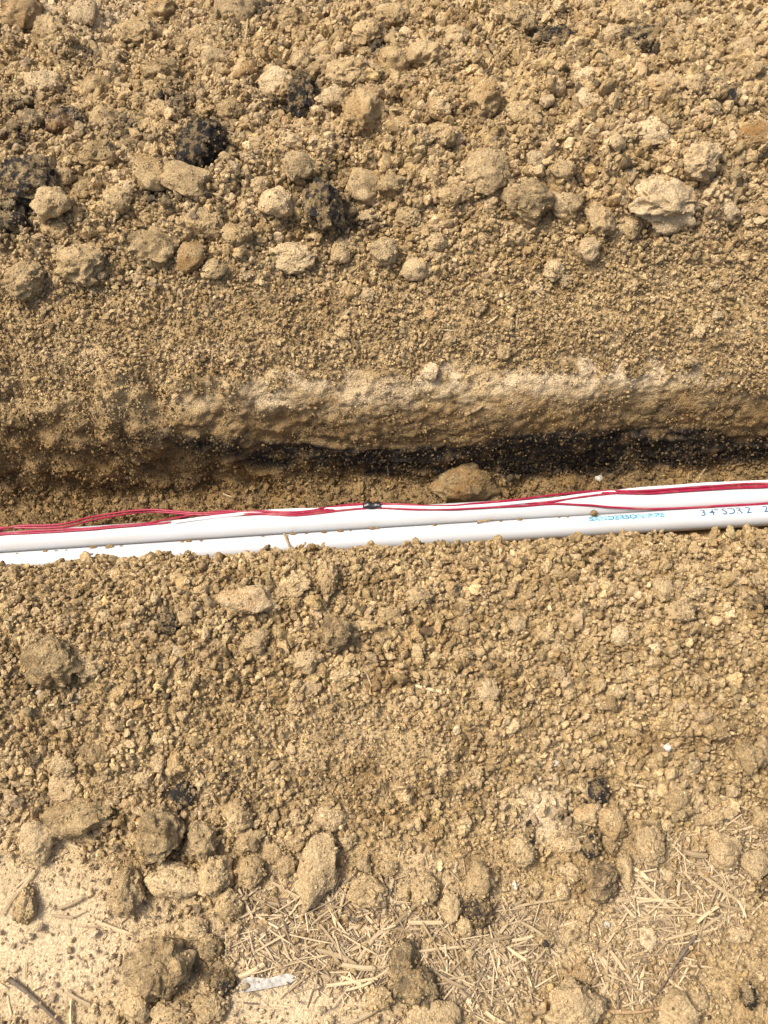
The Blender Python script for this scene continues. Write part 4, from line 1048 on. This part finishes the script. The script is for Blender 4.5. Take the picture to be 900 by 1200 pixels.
# crumbs clinging to clods
cp, cs, cn, cso = [], [], [], []
bpy.context.view_layer.update()
for c in clods:
    sz = max(abs(v) for v in c.scale); nn = int(min(60, 3000*sz*(1.2 if 'rough' in c.data.name else .6)))
    if nn < 4: continue
    me_ = c.data; k = len(me_.vertices); sel = rng.integers(0, k, nn*2)
    co_ = np.empty(k*3, np.float32); me_.vertices.foreach_get('co', co_); co_ = co_.reshape(-1, 3)[sel]
    mw = np.array(c.matrix_world); w_ = co_@mw[:3, :3].T+mw[:3, 3]
    ctr = mw[:3, 3]; up = (w_-ctr); up /= np.linalg.norm(up, axis=1)[:, None]
    sel2 = up[:, 2] > .0; w_, up = w_[sel2][:nn], up[sel2][:nn]
    cp.append(w_); cn.append(up); cs.append(np.full(len(w_), 1.0)*rng.uniform(.0016, .0036, len(w_)))
    g = c.color; mo = .8 if c is clods[-1] else 0
    cso.append(np.tile([g[0]*.7, mo, min(.6, g[1]*.45)], (len(w_), 1)))
cp = np.concatenate(cp); cs = np.concatenate(cs); cn = np.concatenate(cn); cso = np.concatenate(cso)
pos = np.r_[pos, cp]; size = np.r_[size, cs]; so = np.r_[so, cso]; cl1 = np.r_[cl1, np.zeros(len(cp))]
# nothing inside or on the pipes
inp = (np.abs(pos[:, 2]-ZP) < PR_*1.5) & (pos[:, 1] > yF(pos[:, 0])-PR_*1.25) & (pos[:, 1] < yR(pos[:, 0])+PR_*1.3)
pos, size, so = pos[~inp], size[~inp], so[~inp]
n_ = len(pos); print('crumbs', n_)
me = bpy.data.meshes.new('soil_crumbs'); me.vertices.add(n_); me.vertices.foreach_set('co', pos.astype(np.float32).ravel())
def vattr(name, arr, typ):
    a = me.attributes.new(name, typ, 'POINT'); a.data.foreach_set('value' if typ in ('INT', 'FLOAT') else 'vector', np.ascontiguousarray(arr).ravel())
vattr('rot', rng.uniform(0, 6.283, (n_, 3)).astype(np.float32), 'FLOAT_VECTOR')
sc3 = (size[:, None]*.5*rng.uniform(.72, 1.3, (n_, 3))*1.15).astype(np.float32); vattr('scl', sc3, 'FLOAT_VECTOR')
vi = np.where(size > .0075, rng.integers(9, NV, n_), rng.integers(0, 9, n_)).astype(np.int32); vattr('idx', vi, 'INT')
pal = np.clip(so[:, 0]*.8+rng.normal(.06, .16, n_), 0, 1)*(1-so[:, 1]*.9)
dkk = np.clip(so[:, 2]*rng.uniform(.65, 1.25, n_)+(rng.random(n_) < .010)*.7*(so[:, 1] < .5), 0, .95)
# small light grit in the dark layer
grit = (so[:, 2] > .35) & (rng.random(n_) < .16); dkk = np.where(grit, dkk*.35, dkk)
vattr('soil', np.stack([pal, so[:, 1]*rng.uniform(.75, 1, n_), dkk], 1).astype(np.float32), 'FLOAT_VECTOR')
tn_ = rng.normal(1.0, .17, n_)-.22*(rng.random(n_) < .12); vattr('tone', np.stack([tn_, tn_*rng.normal(1, .012, n_), tn_*rng.normal(1, .03, n_)], 1).astype(np.float32), 'FLOAT_VECTOR')
me.materials.append(M_CRUMB)
crumbs = link('soil_crumbs', me, kind='stuff', label='loose tan crumbs of dug soil covering the heaps and the trench floor')
ng = bpy.data.node_groups.new('scatter_crumbs', 'GeometryNodeTree')
ng.interface.new_socket(name='Geometry', in_out='INPUT', socket_type='NodeSocketGeometry'); ng.interface.new_socket(name='Geometry', in_out='OUTPUT', socket_type='NodeSocketGeometry')
gi = ng.nodes.new('NodeGroupInput'); go = ng.nodes.new('NodeGroupOutput'); iop = ng.nodes.new('GeometryNodeInstanceOnPoints')
cinf = ng.nodes.new('GeometryNodeCollectionInfo'); cinf.inputs['Collection'].default_value = proto
cinf.inputs['Separate Children'].default_value = True; cinf.inputs['Reset Children'].default_value = True
def na(name, typ):
    n = ng.nodes.new('GeometryNodeInputNamedAttribute'); n.data_type = typ; n.inputs[0].default_value = name; return n.outputs[0]
e2r = ng.nodes.new('FunctionNodeEulerToRotation')
ng.links.new(gi.outputs[0], iop.inputs['Points']); ng.links.new(cinf.outputs[0], iop.inputs['Instance']); iop.inputs['Pick Instance'].default_value = True
ng.links.new(na('idx', 'INT'), iop.inputs['Instance Index']); ng.links.new(na('rot', 'FLOAT_VECTOR'), e2r.inputs[0]); ng.links.new(e2r.outputs[0], iop.inputs['Rotation'])
ng.links.new(na('scl', 'FLOAT_VECTOR'), iop.inputs['Scale']); ng.links.new(iop.outputs[0], go.inputs[0])
md = crumbs.modifiers.new('scatter', 'NODES'); md.node_group = ng
